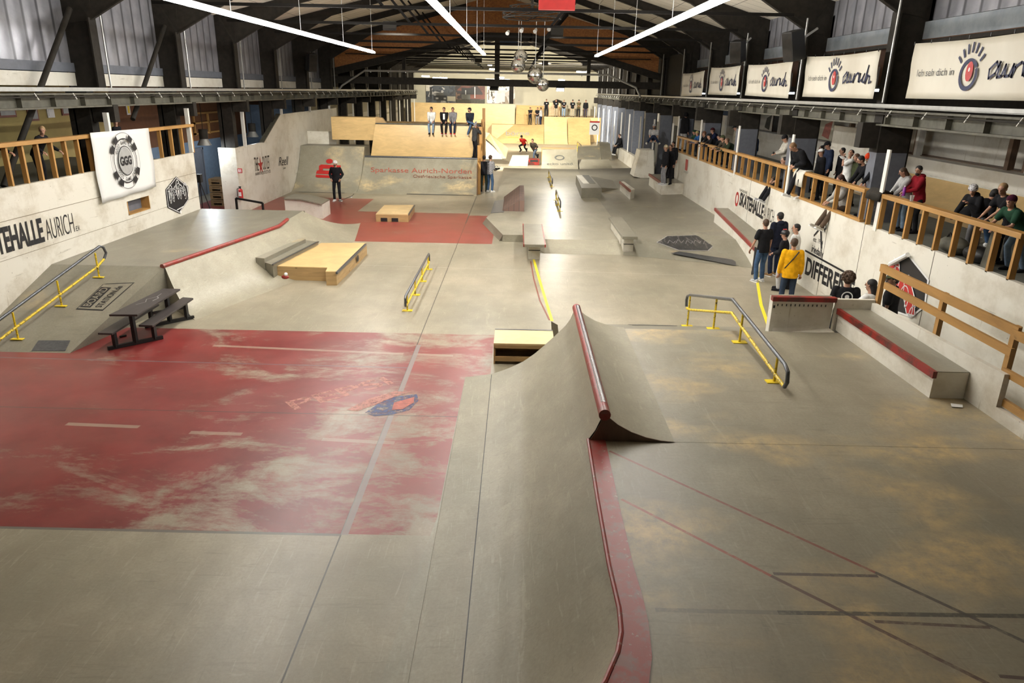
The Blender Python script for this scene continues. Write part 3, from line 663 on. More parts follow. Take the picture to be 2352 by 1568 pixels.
# long rail on the left bank
BK = dict(y0=13.0, y1=16.15, z=1.0)
def bankz(y): return max(0, min(1, (y - 13.0) / 3.15))
def onbank(px, py):
    for i in range(400):
        z = i / 400.; g = G(px, py, z)
        if z >= bankz(g.y) - 1e-3: return g
    return G(px, py, 1)
f = [onbank(228, 636), onbank(142, 702), onbank(42, 778)]
fd = (f[0] - f[2]); n0 = f[2] - fd * .55
t0, t1 = GX(240, 575, f[0].x - .02), GX(2, 748, f[2].x - .0)
far = f[0] + fd * .10
tp = [far + V(0, 0, .30), far + V(0.02, .08, .42), far + V(0, .04, .56), far + V(-.02, -.06, .60), n0 + V(0, 0, .58)]
bt = [far + V(0, 0, .30), f[0] + V(0, 0, .24), f[2] + V(0, 0, .24), n0 + V(0, 0, .22)]
rail('long black and yellow handrail running down the bank at the left edge', tp, bt, [(p, .55) for p in f])

# ------------------------------------------------------------------ left deck, bank and quarter pipe
T = thing('corner_ramp', 'grey corner ramp on the left: bank, raised deck and curved quarter with red coping', 'ramp', (-8.5, 18, 0))
c0, c1, c2, c3 = G(378, 612, 1.0), G(640, 521, 1.0), G(660, 505, 1.0), G(696, 484, 1.0)
deck = [V(-10.75, 16.15, 1), V(c0.x, 16.15, 1), c0 + V(0, .02, 0), c1, c2, c3, V(c3.x + .1, 24.1, 1), V(-10.75, 24.0, 1)]
b = MB(); tp_ = [c0.copy(), c0.lerp(c1, .45), c1, c1.lerp(c2, .6), c2, c3, V(c3.x + .05, max(24.05, c3.y + .02), 1)]
for p, q in zip(tp_[:-1], tp_[1:]): b.add([V(-10.75, p.y, 1), p, q, V(-10.75, q.y, 1)], [(0, 1, 2, 3)])
b.add([V(-10.75, tp_[-1].y, 1), tp_[-1], V(tp_[-1].x, tp_[-1].y, 0), V(-10.75, tp_[-1].y, 0)], [(0, 1, 2, 3)]); b.build('deck', 'bank', T)
MB().prism([V(-10.75, 13.0, 0), V(-10.75, c0.y, 1), V(-10.75, c0.y, 0)], (10.75 - 8.66, 0, 0)).build('bank', 'bank', T)
MB().add([(-8.66, 13.0, 0), (c0.x, c0.y, 1.0), (c0.x, c0.y, 0), (-8.66, c0.y, 1)], [(0, 1, 2), (0, 3, 1)]).build('side_panel', 'bank', T)
bo = [G(448, 735), G(560, 690), G(668, 650), V(-5.75, 21.3, 0), G(815, 553), G(828, 512)]
to = [c0, c0.lerp(c1, .45), c1, c1.lerp(c2, .6), c2, c3]
b = MB(); b.ramp_solid([p + V(0, 0, 0) for p in to], bo, lambda t: .25 * t + .75 * t ** 2.1, 14, z0=0); b.build('curved_transition', 'skate', T, smooth=True)
b = MB().tube([c0 + V(-.03, -.06, .015), c0.lerp(c1, .5) + V(0, 0, .015), c1 + V(0, 0, .015), c2 + V(0, 0, .015)], .055, 12); b.build('coping', 'redcope', T, smooth=True)
s = G(800, 540); MB().slab([s + V(-.55, -.4, .08), s + V(-.05, -.45, .012), s + V(-.15, .5, .012), s + V(-.6, .5, .09)], .004).build('worn_patch', 'pipedark', T)
p = [onbank(88, 810 - 28), onbank(162, 782), onbank(150, 806), onbank(72, 806)]
MB().add([q + V(0, 0, .006) for q in p], [(0, 1, 2, 3)]).build('scuffed_strip', 'pipedark', T)
# sticker on the bank: panel outline and words
def bk(px, py, e=.008): q = onbank(px, py); return q + V(0, -e * .3, e)
P4 = [bk(174, 711), bk(238, 652), bk(310, 649), bk(236, 714)]
nrm = (P4[1] - P4[0]).cross(P4[3] - P4[0]).normalized(); nrm = nrm if nrm.z > 0 else -nrm
MB().add(P4, [(0, 1, 2, 3)]).build('sticker_border', 'ink', T)
def inset(P, k, e):
    c = sum(P, V(0, 0, 0)) / 4; return [c + (q - c) * k + nrm * e for q in P]
MB().add(inset(P4, .93, .003), [(0, 1, 2, 3)]).build('sticker_ground', 'bank', T)
u = (P4[1] - P4[0]); v_ = (P4[3] - P4[0])
def bp(a, c, e=.006): return P4[0] + u * a + v_ * c + nrm * e
MB().add([bp(.08, .06), bp(.86, .06), bp(.86, .46), bp(.08, .46)], [(0, 1, 2, 3)]).build('word_panel', 'ink', T)
text('BOARD', bp(.12, .40, .008), bp(.82, .40, .008), (v_ * .28).length, nrm, 'bank', T, up=-v_, bold=.01)
text('STATION.de', bp(.10, .84, .008), bp(.92, .84, .008), (v_ * .24).length, nrm, 'ink', T, up=-v_, bold=.01)

# picnic table
T = thing('picnic_table', 'dark brown picnic table with two benches standing beside the left bank', 'table', (-7.6, 14.2, 0))
a, c_, d_, e_ = G(250, 722, .72), G(375, 662, .72), G(414, 663, .72), G(315, 722, .72)
MB().slab([a, c_, d_, e_], .04).build('tabletop', 'darktable', T, bevel=.006)
ax = ((c_ + d_) / 2 - (a + e_) / 2).normalized(); sx = (d_ - c_).normalized(); L = ((c_ + d_) / 2 - (a + e_) / 2).length
m0, m1 = (a + e_) / 2, (c_ + d_) / 2
g0, g1, g2, g3 = G(318, 746, .42), G(420, 682, .42), G(444, 684, .42), G(350, 747, .42)
MB().slab([g0, g1, g2, g3], .04).build('bench', 'darktable', T, bevel=.006)
off = (m0 - (g0 + g3) / 2); off.z = 0; off = off * 2
MB().slab([g + off for g in (g0, g1, g2, g3)], .04).build('bench', 'darktable', T, bevel=.006)
for f_ in (.14, .86):
    p = m0.lerp(m1, f_); w1 = (g0 + g3) / 2; h_ = (w1 - m0); h_.z = 0; hh = h_.length; hd = h_.normalized()
    b = MB().beam(p + V(0, 0, -.04), (p.x, p.y, .05), .07, .09)
    b.beam(V(p.x, p.y, .04) - hd * (hh + .15), V(p.x, p.y, .04) + hd * (hh + .15), .06, .07)
    for s_ in (-1, 1): b.beam(V(p.x, p.y, .04) + hd * hh * s_, V(p.x, p.y, .38) + hd * hh * s_, .06, .10)
    b.beam(V(p.x, p.y, .30) - hd * hh, V(p.x, p.y, .30) + hd * hh, .04, .06) if f_ > .5 else None
    b.build('leg_frame', 'black', T)
mm = m0.lerp(m1, .55); tn = V(0, 0, 1)
decal('white_doodle', strokes([mm + V(-.12, -.4, .0), mm + V(-.02, -.2, 0), mm + V(-.1, 0, 0), mm + V(.02, .2, 0), mm + V(.0, .45, 0)], .012, tn) + strokes([mm + V(.08, -.1, 0), mm + V(.1, .1, 0), mm + V(.04, .2, 0)], .02, tn), 'greyink', T, tn, .003)
MB().tube([G(275, 773, .02), G(290, 770, .02)], .02, 6).build('drink_can', 'black', label='small crumpled can on the red floor below the picnic table', cat='can')

# ------------------------------------------------------------------ wooden manual pad with side ledge
T = thing('manual_pad', 'plywood manual pad with steel edge and a stepped grey ledge on its left', 'platform', (-5.2, 20, 0))
zt = GY(770, 625, 18.45).z
P = [G(626, 612, zt), G(738, 559, zt), G(842, 559, zt), G(772, 625, zt), G(748, 625, zt), G(752, 616, zt)]
MB().down(P, 0).build('body', 'ply_side', T)
MB().slab([q + V(0, 0, .02) for q in P], .02).build('top_board', 'ply', T)
MB().beam(G(840, 561, zt) + V(.0, 0, -.0), G(773, 627, zt), .05, .06).build('steel_edge', 'pipedark', T)
P = [G(587, 592, zt + .22), G(693, 546, zt + .22), G(702, 549, zt + .22), G(607, 594, zt + .22)]
MB().down(P, 0).build('raised_ledge', 'bank', T); MB().slab([q + V(0, 0, .01) for q in P], .01).build('ledge_cap', 'apron', T)
P = [G(601, 600, zt + .11), G(702, 551, zt + .11), G(731, 555, zt + .11), G(626, 608, zt + .11)]
MB().down(P, 0).build('step', 'bank', T); MB().beam(G(731, 555, zt + .12), G(626, 608, zt + .12), .05, .03).build('step_edge', 'pipedark', T)
sd0, sd1 = G(773, 627, zt), G(841, 561, zt); sdn = (sd1 - sd0).cross(V(0, 0, 1)).normalized(); sdn = sdn if sdn.x > 0 else -sdn
cen = sd0.lerp(sd1, .66) + V(0, 0, -.16)
decal('round_hole', [arc(cen, .13, (sd1 - sd0).normalized(), (0, 0, 1), n=20, ry=.1)], 'ink', T, sdn, .012)
# toys by the pad
T = thing('roller_skate', 'small red and white skate shoe lying at the corner of the manual pad', 'shoe', G(655, 636, .18))
q = G(655, 636, .22); MB().sph(q, .07, 10, 6, (1.5, 1, .8)).build('shell', 'redmetal' if M['redmetal'] else 'redcope', T, smooth=True); MB().sph(q + V(.03, -.02, .08), .05, 10, 6).build('cuff', 'whiteink', T, smooth=True)

# small pallet box in the red field
T = thing('box_platform', 'low plywood box with cut outs standing on the far red floor', 'platform', (-5, 28.6, 0))
z_ = GY(900, 493, G(900, 509).y).z
P = [G(863, 493, z_), G(883, 472, z_), G(952, 472, z_), G(938, 494, z_)]
MB().down(P, 0).build('body', 'ply_side', T); MB().slab([q + V(0, 0, .03) for q in P], .03).build('top_board', 'ply_bright', T); MB().beam(P[2] + V(0, 0, .01), P[3] + V(0, 0, .01), .05, .05).build('steel_edge', 'pipedark', T)
y = P[0].y - .008
b = MB()
for px in (882, 907): c = GY(px, 503, y); MB().box(c.x - .13, c.x + .13, y - .004, y, .02, .16).build('cut_out', 'ink', T)

# ------------------------------------------------------------------ low funbox plateau and its right bank
hP = .25
T = thing('funbox', 'wide low grey plateau with sloping edges in the middle of the hall', 'ramp', (2, 30, 0))
ptop = [G(1117, 500, hP), G(1155, 539, hP), G(1201, 539.5, hP), G(1300, 549, hP), G(1410, 550, hP), G(1455, 573, hP), G(1396, 495, hP), V(3.75, 35.5, hP), V(3.75, 47.4, hP), V(-.2, 47.4, hP), V(-.2, 37.2, hP), G(1165, 485, hP)]
ptop = [ptop[0], ptop[1], ptop[2], V(.95, 24.1, hP), V(3.35, 24.1, hP), V(3.85, 24.1, hP), V(3.85, 47.6, hP), V(-.9, 47.6, hP), V(-.95, 30.0, hP)]
MB().down(ptop, 0).build('top', 'skate', T)
b = MB(); pb = [G(1108, 513), G(1147, 553), G(1201, 554)]
for i in range(2): b.add([ptop[i], ptop[i + 1], pb[i + 1], pb[i]], [(0, 1, 2, 3)])
b.build('bevel', 'bank', T)
b = MB(); b.add([V(.95, 24.1, hP), V(3.85, 24.1, hP), V(3.5, 22.95, .003), V(.95, 22.95, .003)], [(0, 1, 2, 3)]); b.add([ptop[2], V(.95, 24.1, hP), V(.95, 22.95, .003), V(.25, 24.2, .003)], [(0, 1, 2), (0, 2, 3)])
b.build('front_bank', 'skate', T)
RB = [V(3.85, 24.1, hP), V(3.5, 22.95, .004), V(6.95, 21.7, .004), V(7.95, 20.9, .004), V(7.95, 23.0, .45), V(7.95, 47.6, .42), V(3.85, 47.6, hP)]
b = MB(); b.add([RB[0], RB[1], RB[2], RB[3], RB[4], V(6.2, 25.5, .36)], [(0, 1, 2), (0, 2, 5), (2, 3, 4), (2, 4, 5)]); b.add([V(3.85, 24.1, hP), V(6.2, 25.5, .36), V(7.95, 23.0, .45), V(7.95, 47.6, .42), V(3.85, 47.6, hP)], [(0, 1, 4), (1, 2, 3), (1, 3, 4)])
b.build('right_bank', 'bank', T)
# hexagon vinyl on the right bank
def rbz(x, y): return None
def onplane(px, py, P0, N):
    r = ray(px, py); o = V(0, 0, CAMH); t = (P0 - o).dot(N) / r.dot(N); return o + r * t
N = (RB[2] - RB[0]).cross(V(6.2, 25.5, .36) - RB[0]).normalized(); N = N if N.z > 0 else -N
hx = [onplane(*p, RB[0], N) for p in ((1510, 557), (1533, 543), (1598, 541), (1645, 558), (1625, 576), (1560, 575))]
hc = sum(hx, V(0, 0, 0)) / 6
decal('hexagon_border', [[hc + (q - hc) * 1.04 for q in hx]], 'greyink', T, N, .012); decal('hexagon_sticker', [hx], 'hexworn', T, N, .016)
random.seed(3)
b_ = []
for k in range(5):
    s0 = hc + V(-.7 + .3 * k, -.2 + .1 * (k % 2), 0); b_ += strokes([s0, s0 + V(.12, .35, .04), s0 + V(.2, .05, 0), s0 + V(.32, .3, .03)], .012, N)
decal('faded_scribble', b_, 'greyink', T, N, .02)
pz = [onplane(*p, RB[0], N) for p in ((1540, 582), (1560, 578), (1690, 598), (1690, 611))]
decal('scuffed_strip', [pz], 'pipedark', T, N, .014)

def bench(label, x0, x1, y0, y1, zt, lx0, lx1, ly0):
    T = thing('grind_bench', label, 'ledge', ((x0 + x1) / 2, y0, 0), 'bench ledges on the middle floor')
    MB().box(x0, x1, y0, y1, zt - .09, zt).build('slab_top', 'bank', T, bevel=.008)
    MB().box(lx0, lx1, ly0, ly0 + .5, .0, zt - .09).build('block', 'white', T); MB().box(lx0, lx1, ly0 - .02, ly0 + .52, zt * .45, zt * .45 + .02).build('block_joint', 'ink', T)
    MB().box(lx0, lx1, y1 - .5, y1 - .05, .2, zt - .09).build('block', 'white', T)
    return T
t = bench('white legged grey bench ledge facing the camera, at the start of the yellow line', .24, .90, 21.45, 25.0, .60, .40, .77, 22.1)
MB().box(.225, .26, 21.44, 25.0, .52, .605).build('red_edge', 'reddark', t); MB().box(.88, .915, 21.44, 25.0, .52, .605).build('red_edge', 'reddark', t)
t = bench('grey topped bench ledge with white base at the right of the front bank', 3.40, 3.88, 22.6, 26.4, .68, 3.54, 3.86, 23.2)
MB().box(3.5, 3.8, 23.7, 26.3, .2, .59).build('base_wall', 'white', t)
# marks on the floor
T = thing('floor_tape', 'long yellow tape line on the floor running from the bench ledge to the kicker box', 'tape', G(1250, 670))
b = MB(); p = [G(1226, 596), G(1234, 625), G(1246, 665), G(1268, 737)]
for i in range(3): b.slab([p[i] + V(-.035, 0, .005), p[i + 1] + V(-.035, 0, .005), p[i + 1] + V(.035, 0, .005), p[i] + V(.035, 0, .005)], .004)
b.build('tape_strip', 'yellowtape', T)
b = MB(); p = [G(1219, 600), G(1226, 640), G(1240, 690), G(1262, 735)]
for i in range(3): b.slab([p[i] + V(-.02, 0, .004), p[i + 1] + V(-.02, 0, .004), p[i + 1] + V(.02, 0, .004), p[i] + V(.02, 0, .004)], .003)
b.build('faded_line', 'brownink', T)
b = MB(); p = [G(1737, 600), G(1740, 650), G(1748, 700), G(1764, 746)]
for i in range(3): b.slab([p[i] + V(-.04, 0, .005), p[i + 1] + V(-.04, 0, .005), p[i + 1] + V(.04, 0, .005), p[i] + V(.04, 0, .005)], .004)
b.build('floor_tape', 'yellowtape', label='curved yellow tape line on the floor near the right wall spectators', cat='tape')

# far small rails
for (a, c, nm) in (((1284, 487), (1277, 452), 'small yellow rail in the plateau middle, nearer of the two'), ((1266, 430), (1261, 403), 'small yellow rail on the plateau, farther of the two')):
    p, q = G(*a, hP), G(*c, hP); yrail(nm, (p.x + q.x) / 2, hP, p.y, q.y - .8, .42, 3, group='small rails on the plateau')
p = G(1316, 337, 0); yrail('yellow rail standing far back before the tall plywood ramps', p.x, 0, 62, 66, .8, 3)

# brick banked wedge at the left rim of the plateau
T = thing('brick_wedge', 'brick patterned wedge ramp with a dark side at the left rim of the plateau', 'ramp', (-.7, 32, 0))
t = NT('worn bricks'); br = t.n('ShaderNodeTexBrick'); t.link(t.vec((1, 1, 1)), br.inputs[0]); br.inputs['Scale'].default_value = 1
br.inputs['Brick Width'].default_value = .22; br.inputs['Row Height'].default_value = .16; br.inputs['Mortar Size'].default_value = .012
br.inputs[1].default_value = (.17, .10, .08, 1); br.inputs[2].default_value = (.22, .14, .11, 1); br.inputs[3].default_value = (.10, .08, .07, 1); M['brick'] = t.out(br.outputs[0], .7)
yb = G(1180, 485, .25).y
A_, B_, C_, Dd = G(1155, 485, .25), GY(1198, 485, yb), GY(1199, 445, yb + .6), GY(1180, 452, yb + 1.8)
top = [G(1157, 486, .26), G(1166, 452, .55), GY(1191, 448, yb + .6), GY(1203, 484, yb)]
pt = [GY(1155, 484, yb), GY(1205, 485, yb), GY(1207, 447, yb + 3.2), GY(1195, 428, yb + 4.4), GY(1165, 450, yb + 3.5)]
zt_ = GY(1197, 447, yb + .2).z
P1 = [GY(1153, 486, yb), GY(1204, 486, yb)]
b = MB()
hr = [V(P1[1].x, yb + 4.6, .95), V(P1[1].x, yb + .3, .95)]
b.add([V(P1[0].x, yb, .25), V(P1[1].x - .2, yb, .70), V(P1[1].x, yb, .70), V(P1[1].x, yb, .25), V(P1[0].x, yb + 4.2, .25), V(P1[1].x - .2, yb + 4.2, .80), V(P1[1].x, yb + 4.2, .80), V(P1[1].x, yb + 4.2, .25)],
      [(0, 1, 2, 3), (4, 7, 6, 5), (0, 4, 5, 1), (1, 5, 6, 2), (2, 6, 7, 3)])
b.build('brick_face', 'brick', T)
b = MB().slab([G(1127, 489, .262), G(1157, 487, .262), G(1172, 456, .262), G(1136, 461, .262)], .26); b.build('dark_sheet', 'pipedark', T)

# kicker block with strips right of the middle, and small white ledge
T = thing('kicker_block', 'grey block kicker with two toned top strips and a long low ramp behind', 'ramp', (3.6, 36, 0))
zk = .72; P = [G(1323, 402, zk), G(1354, 402, zk), G(1382, 431, zk), G(1336, 432, zk)]
MB().down(P, hP).build('body', 'bank', T); MB().slab([G(1323, 402, zk + .01), G(1336, 402, zk + .01), G(1353, 421, zk + .01), G(1340, 421, zk + .01)], .01).build('pale_strip', 'white', T)
MB().slab([G(1338, 402, zk + .01), G(1352, 402, zk + .01), G(1368, 421, zk + .01), G(1355, 421, zk + .01)], .01).build('dark_strip', 'steel2', T)
b = MB().down([G(1355, 404, .5), G(1383, 431, .5), G(1428, 434, hP + .03), G(1418, 416, hP + .03)], .2); b.build('side_bank', 'bank', T)
T = thing('small_ledge', 'small white ledge with a brown red edge on the right bank', 'ledge', (5.7, 33, 0))
P = [G(1425, 417, .75), G(1432, 416, .75), G(1458, 434, .75), G(1449, 437, .75)]
MB().down(P, .28).build('body', 'white', T); MB().beam(P[0] + V(-.03, 0, -.03), P[3] + V(-.03, 0, -.03), .07, .10).build('red_edge', 'brownink', T)

# right wall ledge with red edge
T = thing('wall_ledge', 'long white ledge with red edge along the right wall near the standing group', 'ledge', (7.7, 25, 0))
a0, a1 = G(1643, 478, .95), G(1748, 583, .58)
b = MB().down([a0, a1, V(7.99, a1.y, a1.z), V(7.99, a0.y, a0.z)], 0); b.build('body', 'white', T); MB().slab([a0 + V(0, 0, .012), a1 + V(0, 0, .012), V(7.99, a1.y, a1.z + .012), V(7.99, a0.y, a0.z + .012)], .012).build('top_sheet', 'bank', T)
MB().beam(a0 + V(-.01, 0, -.03), a1 + V(-.01, 0, -.03), .06, .10).build('red_edge', 'redcope', T)
# ledge under the standing trio at the far end of the wall, and the blocks beyond
T = thing('corner_ledge', 'white platform ledge with brown edge under the standing trio at the right wall end', 'ledge', (7.5, 38, 0))
zc = .95; P = [G(1492, 400, zc), G(1521, 420, zc), V(8.0, G(1521, 420, zc).y, zc), V(8.28, G(1492, 400, zc).y, zc)]
MB().down(P, 0).build('body', 'white', T); MB().slab([q + V(0, 0, .015) for q in P], .015).build('top_sheet', 'bank', T); MB().beam(P[0] + V(-.02, 0, -.02), P[1] + V(-.02, 0, -.02), .07, .12).build('brown_edge', 'brownink', T)
T = thing('seat_block', 'tall white wedge block with the seated man in a pale cap on top', 'block', (7.7, 42, 0))
ybk = 42.0; b = MB(); P = [GY(1471, 345, ybk), GY(1502, 345, ybk), GY(1502, 415, ybk), GY(1455, 405, ybk)]
b.prism(P, (0, 1.4, 0)); b.build('body', 'white', T)
T = thing('border_ledge', 'low white border ledge running back along the far right edge', 'ledge', (8, 55, 0))
P = [V(7.95, 43.8, .9), V(8.2, 43.8, .9), V(8.28, 62, .9), V(8.05, 62, .9)]; MB().down(P, 0).build('body', 'white', T)
MB().prism([V(8.0, 44.2, .9), V(8.0, 46.5, .9), V(8.0, 46.5, 1.2)], (.2, 0, 0)).build('red_wedge', 'redcope', T)

# ------------------------------------------------------------------ sponsor quarter pipes at mid hall
T = thing('quarter_pipe', 'wide grey quarter pipe with red bank lettering below the plywood wall', 'ramp', (-5, 36.5, 0))
ys, yt = 36.0, 38.3
xr = GY(1100, 365, yt).x; xm = GY(838, 360, yt).x
qp = lambda t: .18 * t + .82 * t * t
b = MB().ramp_solid([V(xm, yt, 1.60), V(xr, yt, 1.60)], [V(GY(817, 447, ys).x, ys, 0), V(xr, ys, 0)], qp, 14, 0); b.build('main_transition', 'apron', T, smooth=True)
b = MB().ramp_solid([V(-11.28, yt, 2.10), V(xm, yt, 2.10)], [V(-11.28, ys, 0), V(GY(817, 447, ys).x, ys, 0)], qp, 14, 0); b.build('tall_transition', 'apron', T, smooth=True)
MB().box(-11.28, xm, yt, yt + 1.4, 0, 2.10).box(xm, xr, yt, yt + 1.1, 0, 1.6).build('deck', 'bank', T)
MB().tube([(xm - .1, yt, 1.61), (xr, yt, 1.61)], .05, 10).build('coping', 'pipedark', T, smooth=True)
MB().box(-11.28, GY(770, 300, 39.5).x + .0, 39.6, 39.65, 2.1, 2.75).build('back_board', 'white2', T)
MB().box(-7.6, -2.0, yt + .0, yt + .02, 1.48, 1.52).build('lip_line', 'steel', T)
b = MB()
for (x0, x1) in ((-10.9, -8.6), (-5.5, -2.15)): b.add([(x0, ys + .02, .012), (x1, ys + .02, .012), (x1, ys + .32, .045), (x0, ys + .32, .045)], [(0, 1, 2, 3)])
b.build('toe_plate', 'pipedark', T)
def face(px, py):
    """point on the curved face seen through a pixel"""
    for k in range(600):
        y = ys + (yt - ys) * k / 600; z = 1.6 * qp(k / 600); g = GY(px, py, y)
        if g.z <= z: return g + V(0, -.02, .01)
    return GY(px, py, yt)
def face2(px, py):
    for k in range(600):
        y = ys + (yt - ys) * k / 600; z = 2.1 * qp(k / 600); g = GY(px, py, y)
        if g.z <= z: return g + V(0, -.02, .01)
    return GY(px, py, yt)
def curved_text(s, p0, p1, py_top, fn, mat):
    """lettering wrapped on the curved face"""
    cu = D.curves.new('t', 'FONT'); cu.body = s; cu.size = 1; ob = D.objects.new('t', cu); me = D.meshes.new_from_object(ob); D.objects.remove(ob); D.curves.remove(cu)
    xs = [v.co.x for v in me.vertices]; x0, x1 = min(xs), max(xs); vs = []
    for v in me.vertices:
        u_ = (v.co.x - x0) / (x1 - x0); h = v.co.y / .72
        px = p0[0] + (p1[0] - p0[0]) * u_; py = p0[1] + (p1[1] - p0[1]) * u_; vs.append(fn(px, py + (py_top - p0[1]) * h))
    b = MB(); b.add(vs, [tuple(p.vertices) for p in me.polygons]); D.meshes.remove(me); return b.build('lettering', mat, T)
curved_text('Sparkasse Aurich-Norden', (852, 395), (1083, 399), 384, face, 'redworn')
curved_text('Ostfriesische Sparkasse', (949, 408), (1083, 411), 401, face, 'brownink')
# savings bank emblem: a dot over a notched S block
def poly2(pts): return [face2(*p) for p in pts]
b = MB(); el = [(757 + 8 * math.cos(a * .4), 370.5 + 5.5 * math.sin(a * .4)) for a in range(16)]
for P in (el,): q = poly2(P); b.add(q, [tuple(range(len(q)))])
for P in ([(733, 381), (738, 378), (783, 380), (783, 388), (742, 387), (742, 391), (733, 391)], [(733, 391), (783, 394), (783, 402), (726, 399), (728, 392)], [(726, 401), (770, 404), (766, 409), (730, 408), (725, 406)]):
    q = poly2(P); b.add(q, [tuple(range(len(q)))])
b.build('emblem', 'redink', T)
# plywood wall above with seats, box on its left
T = thing('plywood_wall', 'tall curved plywood extension wall rising behind the quarter pipe deck', 'ramp', (-5, 39, 1.6))
yw = 38.75; zt = 3.27
xl_ = GY(862, 285, yw).x
rows = []
for x in (xl_, xl_ + .4, -4, xr):
    rows.append([V(x - (.28 if x == xl_ else 0) * (1 - k / 8), yw - .0 + .35 * (k / 8) ** 2 * .5 - .1, 1.62 + (zt - 1.62) * k / 8) for k in range(9)])
b = MB().grid(rows); b.build('face', 'ply', T, smooth=True)
MB().box(xl_, xr, yw + .08, yw + 2.6, zt - .06, zt).build('deck', 'ply_side', T); MB().box(xl_, xr, yw + .02, yw + .12, zt - .05, zt + .012).build('edge', 'steel2', T)
MB().box(xl_ - .0, xr, yw + .1, yw + 2.6, 1.6, zt - .06).build('core', 'brownply', T)
T = thing('plywood_box', 'plywood box wall left of the seated spectators, above the tall transition', 'ramp', (-8.7, 39.3, 2.3))
yb_ = 38.95; p0, p1 = GY(760, 268, yb_), GY(862, 268, yb_); MB().box(p0.x, p1.x, yb_, yb_ + 1.2, GY(800, 321, yb_).z, p0.z).build('front', 'ply', T)
p2 = GY(876, 283, yb_); MB().prism([V(p1.x, yb_, p1.z), V(p1.x + .35, yb_, p1.z - .05), V(p1.x + .55, yb_, zt), V(p1.x, yb_, zt)], (0, .3, 0)).build('sloped_end', 'ply_side', T)
# end wall of studs beside the photographer
T = thing('stud_wall', 'pine stud wall closing the end of the quarter pipe beside the photographer', 'fence', (-1.95, 38.5, 0))
for (y, z0, z1) in ((36.6, 0, 2.4), (38.4, 0, 3.2), (40.2, 0, 3.5), (41.4, 0, 4.05)): MB().box(-2.02 + .02, -1.86 + .02, y, y + .1, z0, z1).build('stud', 'lumber_v', T)
MB().box(-2.02, -1.98, 36.2, 41.4, 0, 1.5).build('side_board', 'brownply', T)
MB().beam((-1.93, 36.4, 1.7), (-1.93, 41.4, 3.3), .1, .1).build('sloped_rail', 'lumber', T)

# white hub block behind the left deck and black handrail
T = thing('hub_block', 'white block with a bowed grey top standing behind the left deck on the red floor', 'ledge', (-7.6, 29, 0))
yh = 28.6; top = [GY(653, 457, yh), GY(690, 459, yh), GY(715, 464, yh), GY(740, 470, yh)]
q = top + [V(top[-1].x, yh, 0), V(top[0].x, yh, 0)]
MB().prism(q, (0, 1.2, 0)).build('body', 'white2', T)
b = MB()
for i in range(3): b.beam(top[i] + V(0, .55, .02), top[i + 1] + V(0, .55, .02), 1.25, .05, up=(0, 0, 1))
b.build('top_sheet', 'bank', T)
T = thing('grind_rail', 'short black square rail beside the white pillar and fire extinguisher', 'rail', GY(575, 483, 27.0))
yr = 27.2; a, c = GY(542, 455, yr), GY(603, 466, yr)
MB().beam(a, c, .07, .07).build('top_bar', 'black', T); MB().beam(a, (a.x, a.y, 0), .07, .07).build('leg', 'black', T); MB().beam(c, (c.x, c.y, 0), .07, .07).build('leg', 'black', T)
t = NT('faded pink paint'); t.b.inputs['Alpha'].default_value = .6; f = t.noise(12, 5, .7); t.link(t.ramp(f, .46, .68, .85, .2), t.b.inputs['Alpha']); M['fadedpink'] = t.out((.46, .19, .15), .45)
t = NT('faded blue paint'); f = t.noise(10, 5, .7); t.link(t.ramp(f, .45, .62, .85, .1), t.b.inputs['Alpha']); M['fadedblue'] = t.out((.05, .07, .17), .45)
# ------------------------------------------------------------------ far end of the hall
YD = 78.3
def fquad(px4, y0, y1, name, mat, label, cat='ramp', prof=None, top_z=None):
    """ramp from its toe (left,right pixels at depth y0) to its lip (left,right pixels at depth y1)"""
    a, c, e, f = px4; A_, B_, C_, D_ = GY(*a, y0), GY(*c, y0), GY(*e, y1), GY(*f, y1)
    A_.z = B_.z = 0
    b = MB(); b.ramp_solid([C_, D_], [A_, B_], prof or (lambda t: t), 8 if prof else 1, 0); return b.build(name, mat, label=label, cat=cat, smooth=bool(prof))
cur = lambda t: .35 * t + .65 * t * t
o = fquad(((1250, 327), (1305, 327), (1250, 269), (1302, 269)), 74.0, YD, 'quarter_pipe', 'ply_bright', 'bright plywood quarter pipe at the far end, middle one below the standing row', prof=cur)
o = fquad(((1306, 328), (1357, 327), (1304, 270), (1356, 271)), 74.0, YD, 'quarter_pipe', 'ply', 'tan plywood quarter pipe at the far right corner below the standing row', prof=cur)
BO = fquad(((1129, 322), (1249, 327), (1180, 287), (1249, 286)), 74.0, 78.0, 'bank', 'ply', 'plywood bank with worn lettering at the far end, left of the tall ramps')
A_, B_, C_, D_ = GY(1129, 322, 74), GY(1249, 327, 74), GY(1180, 287, 78), GY(1249, 286, 78); A_.z = B_.z = 0
nb = (B_ - A_).cross(D_ - B_).normalized(); nb = nb if nb.y < 0 else -nb
def bb(px, py): return onplane(px, py, B_, nb)
for s_, p0, p1, top, m_ in (('b\u00f6rne', (1162, 311), (1216, 311), 301, 'greyink'),):
    a, c, h = bb(*p0), bb(*p1), bb(p0[0], top); yd = (h - a)
    for mm, e, of in (('ink', .01, .04), ('greyink', .025, 0)):
        text(s_, a + V(of, 0, -of * 3), c + V(of, 0, -of * 3), yd.length, nb, mm, BO, up=yd, bold=.06 if mm == 'ink' else .0, th=e)
text('www.boerne.de', bb(1166, 317), bb(1190, 317), .22, nb, 'yellowplate', BO, up=D_ - B_, th=.03)
struct('trim_17', MB().box(GY(1250, 270, YD).x, 8.9, YD, YFAR, 0, GY(1300, 269, YD).z), 'ply')
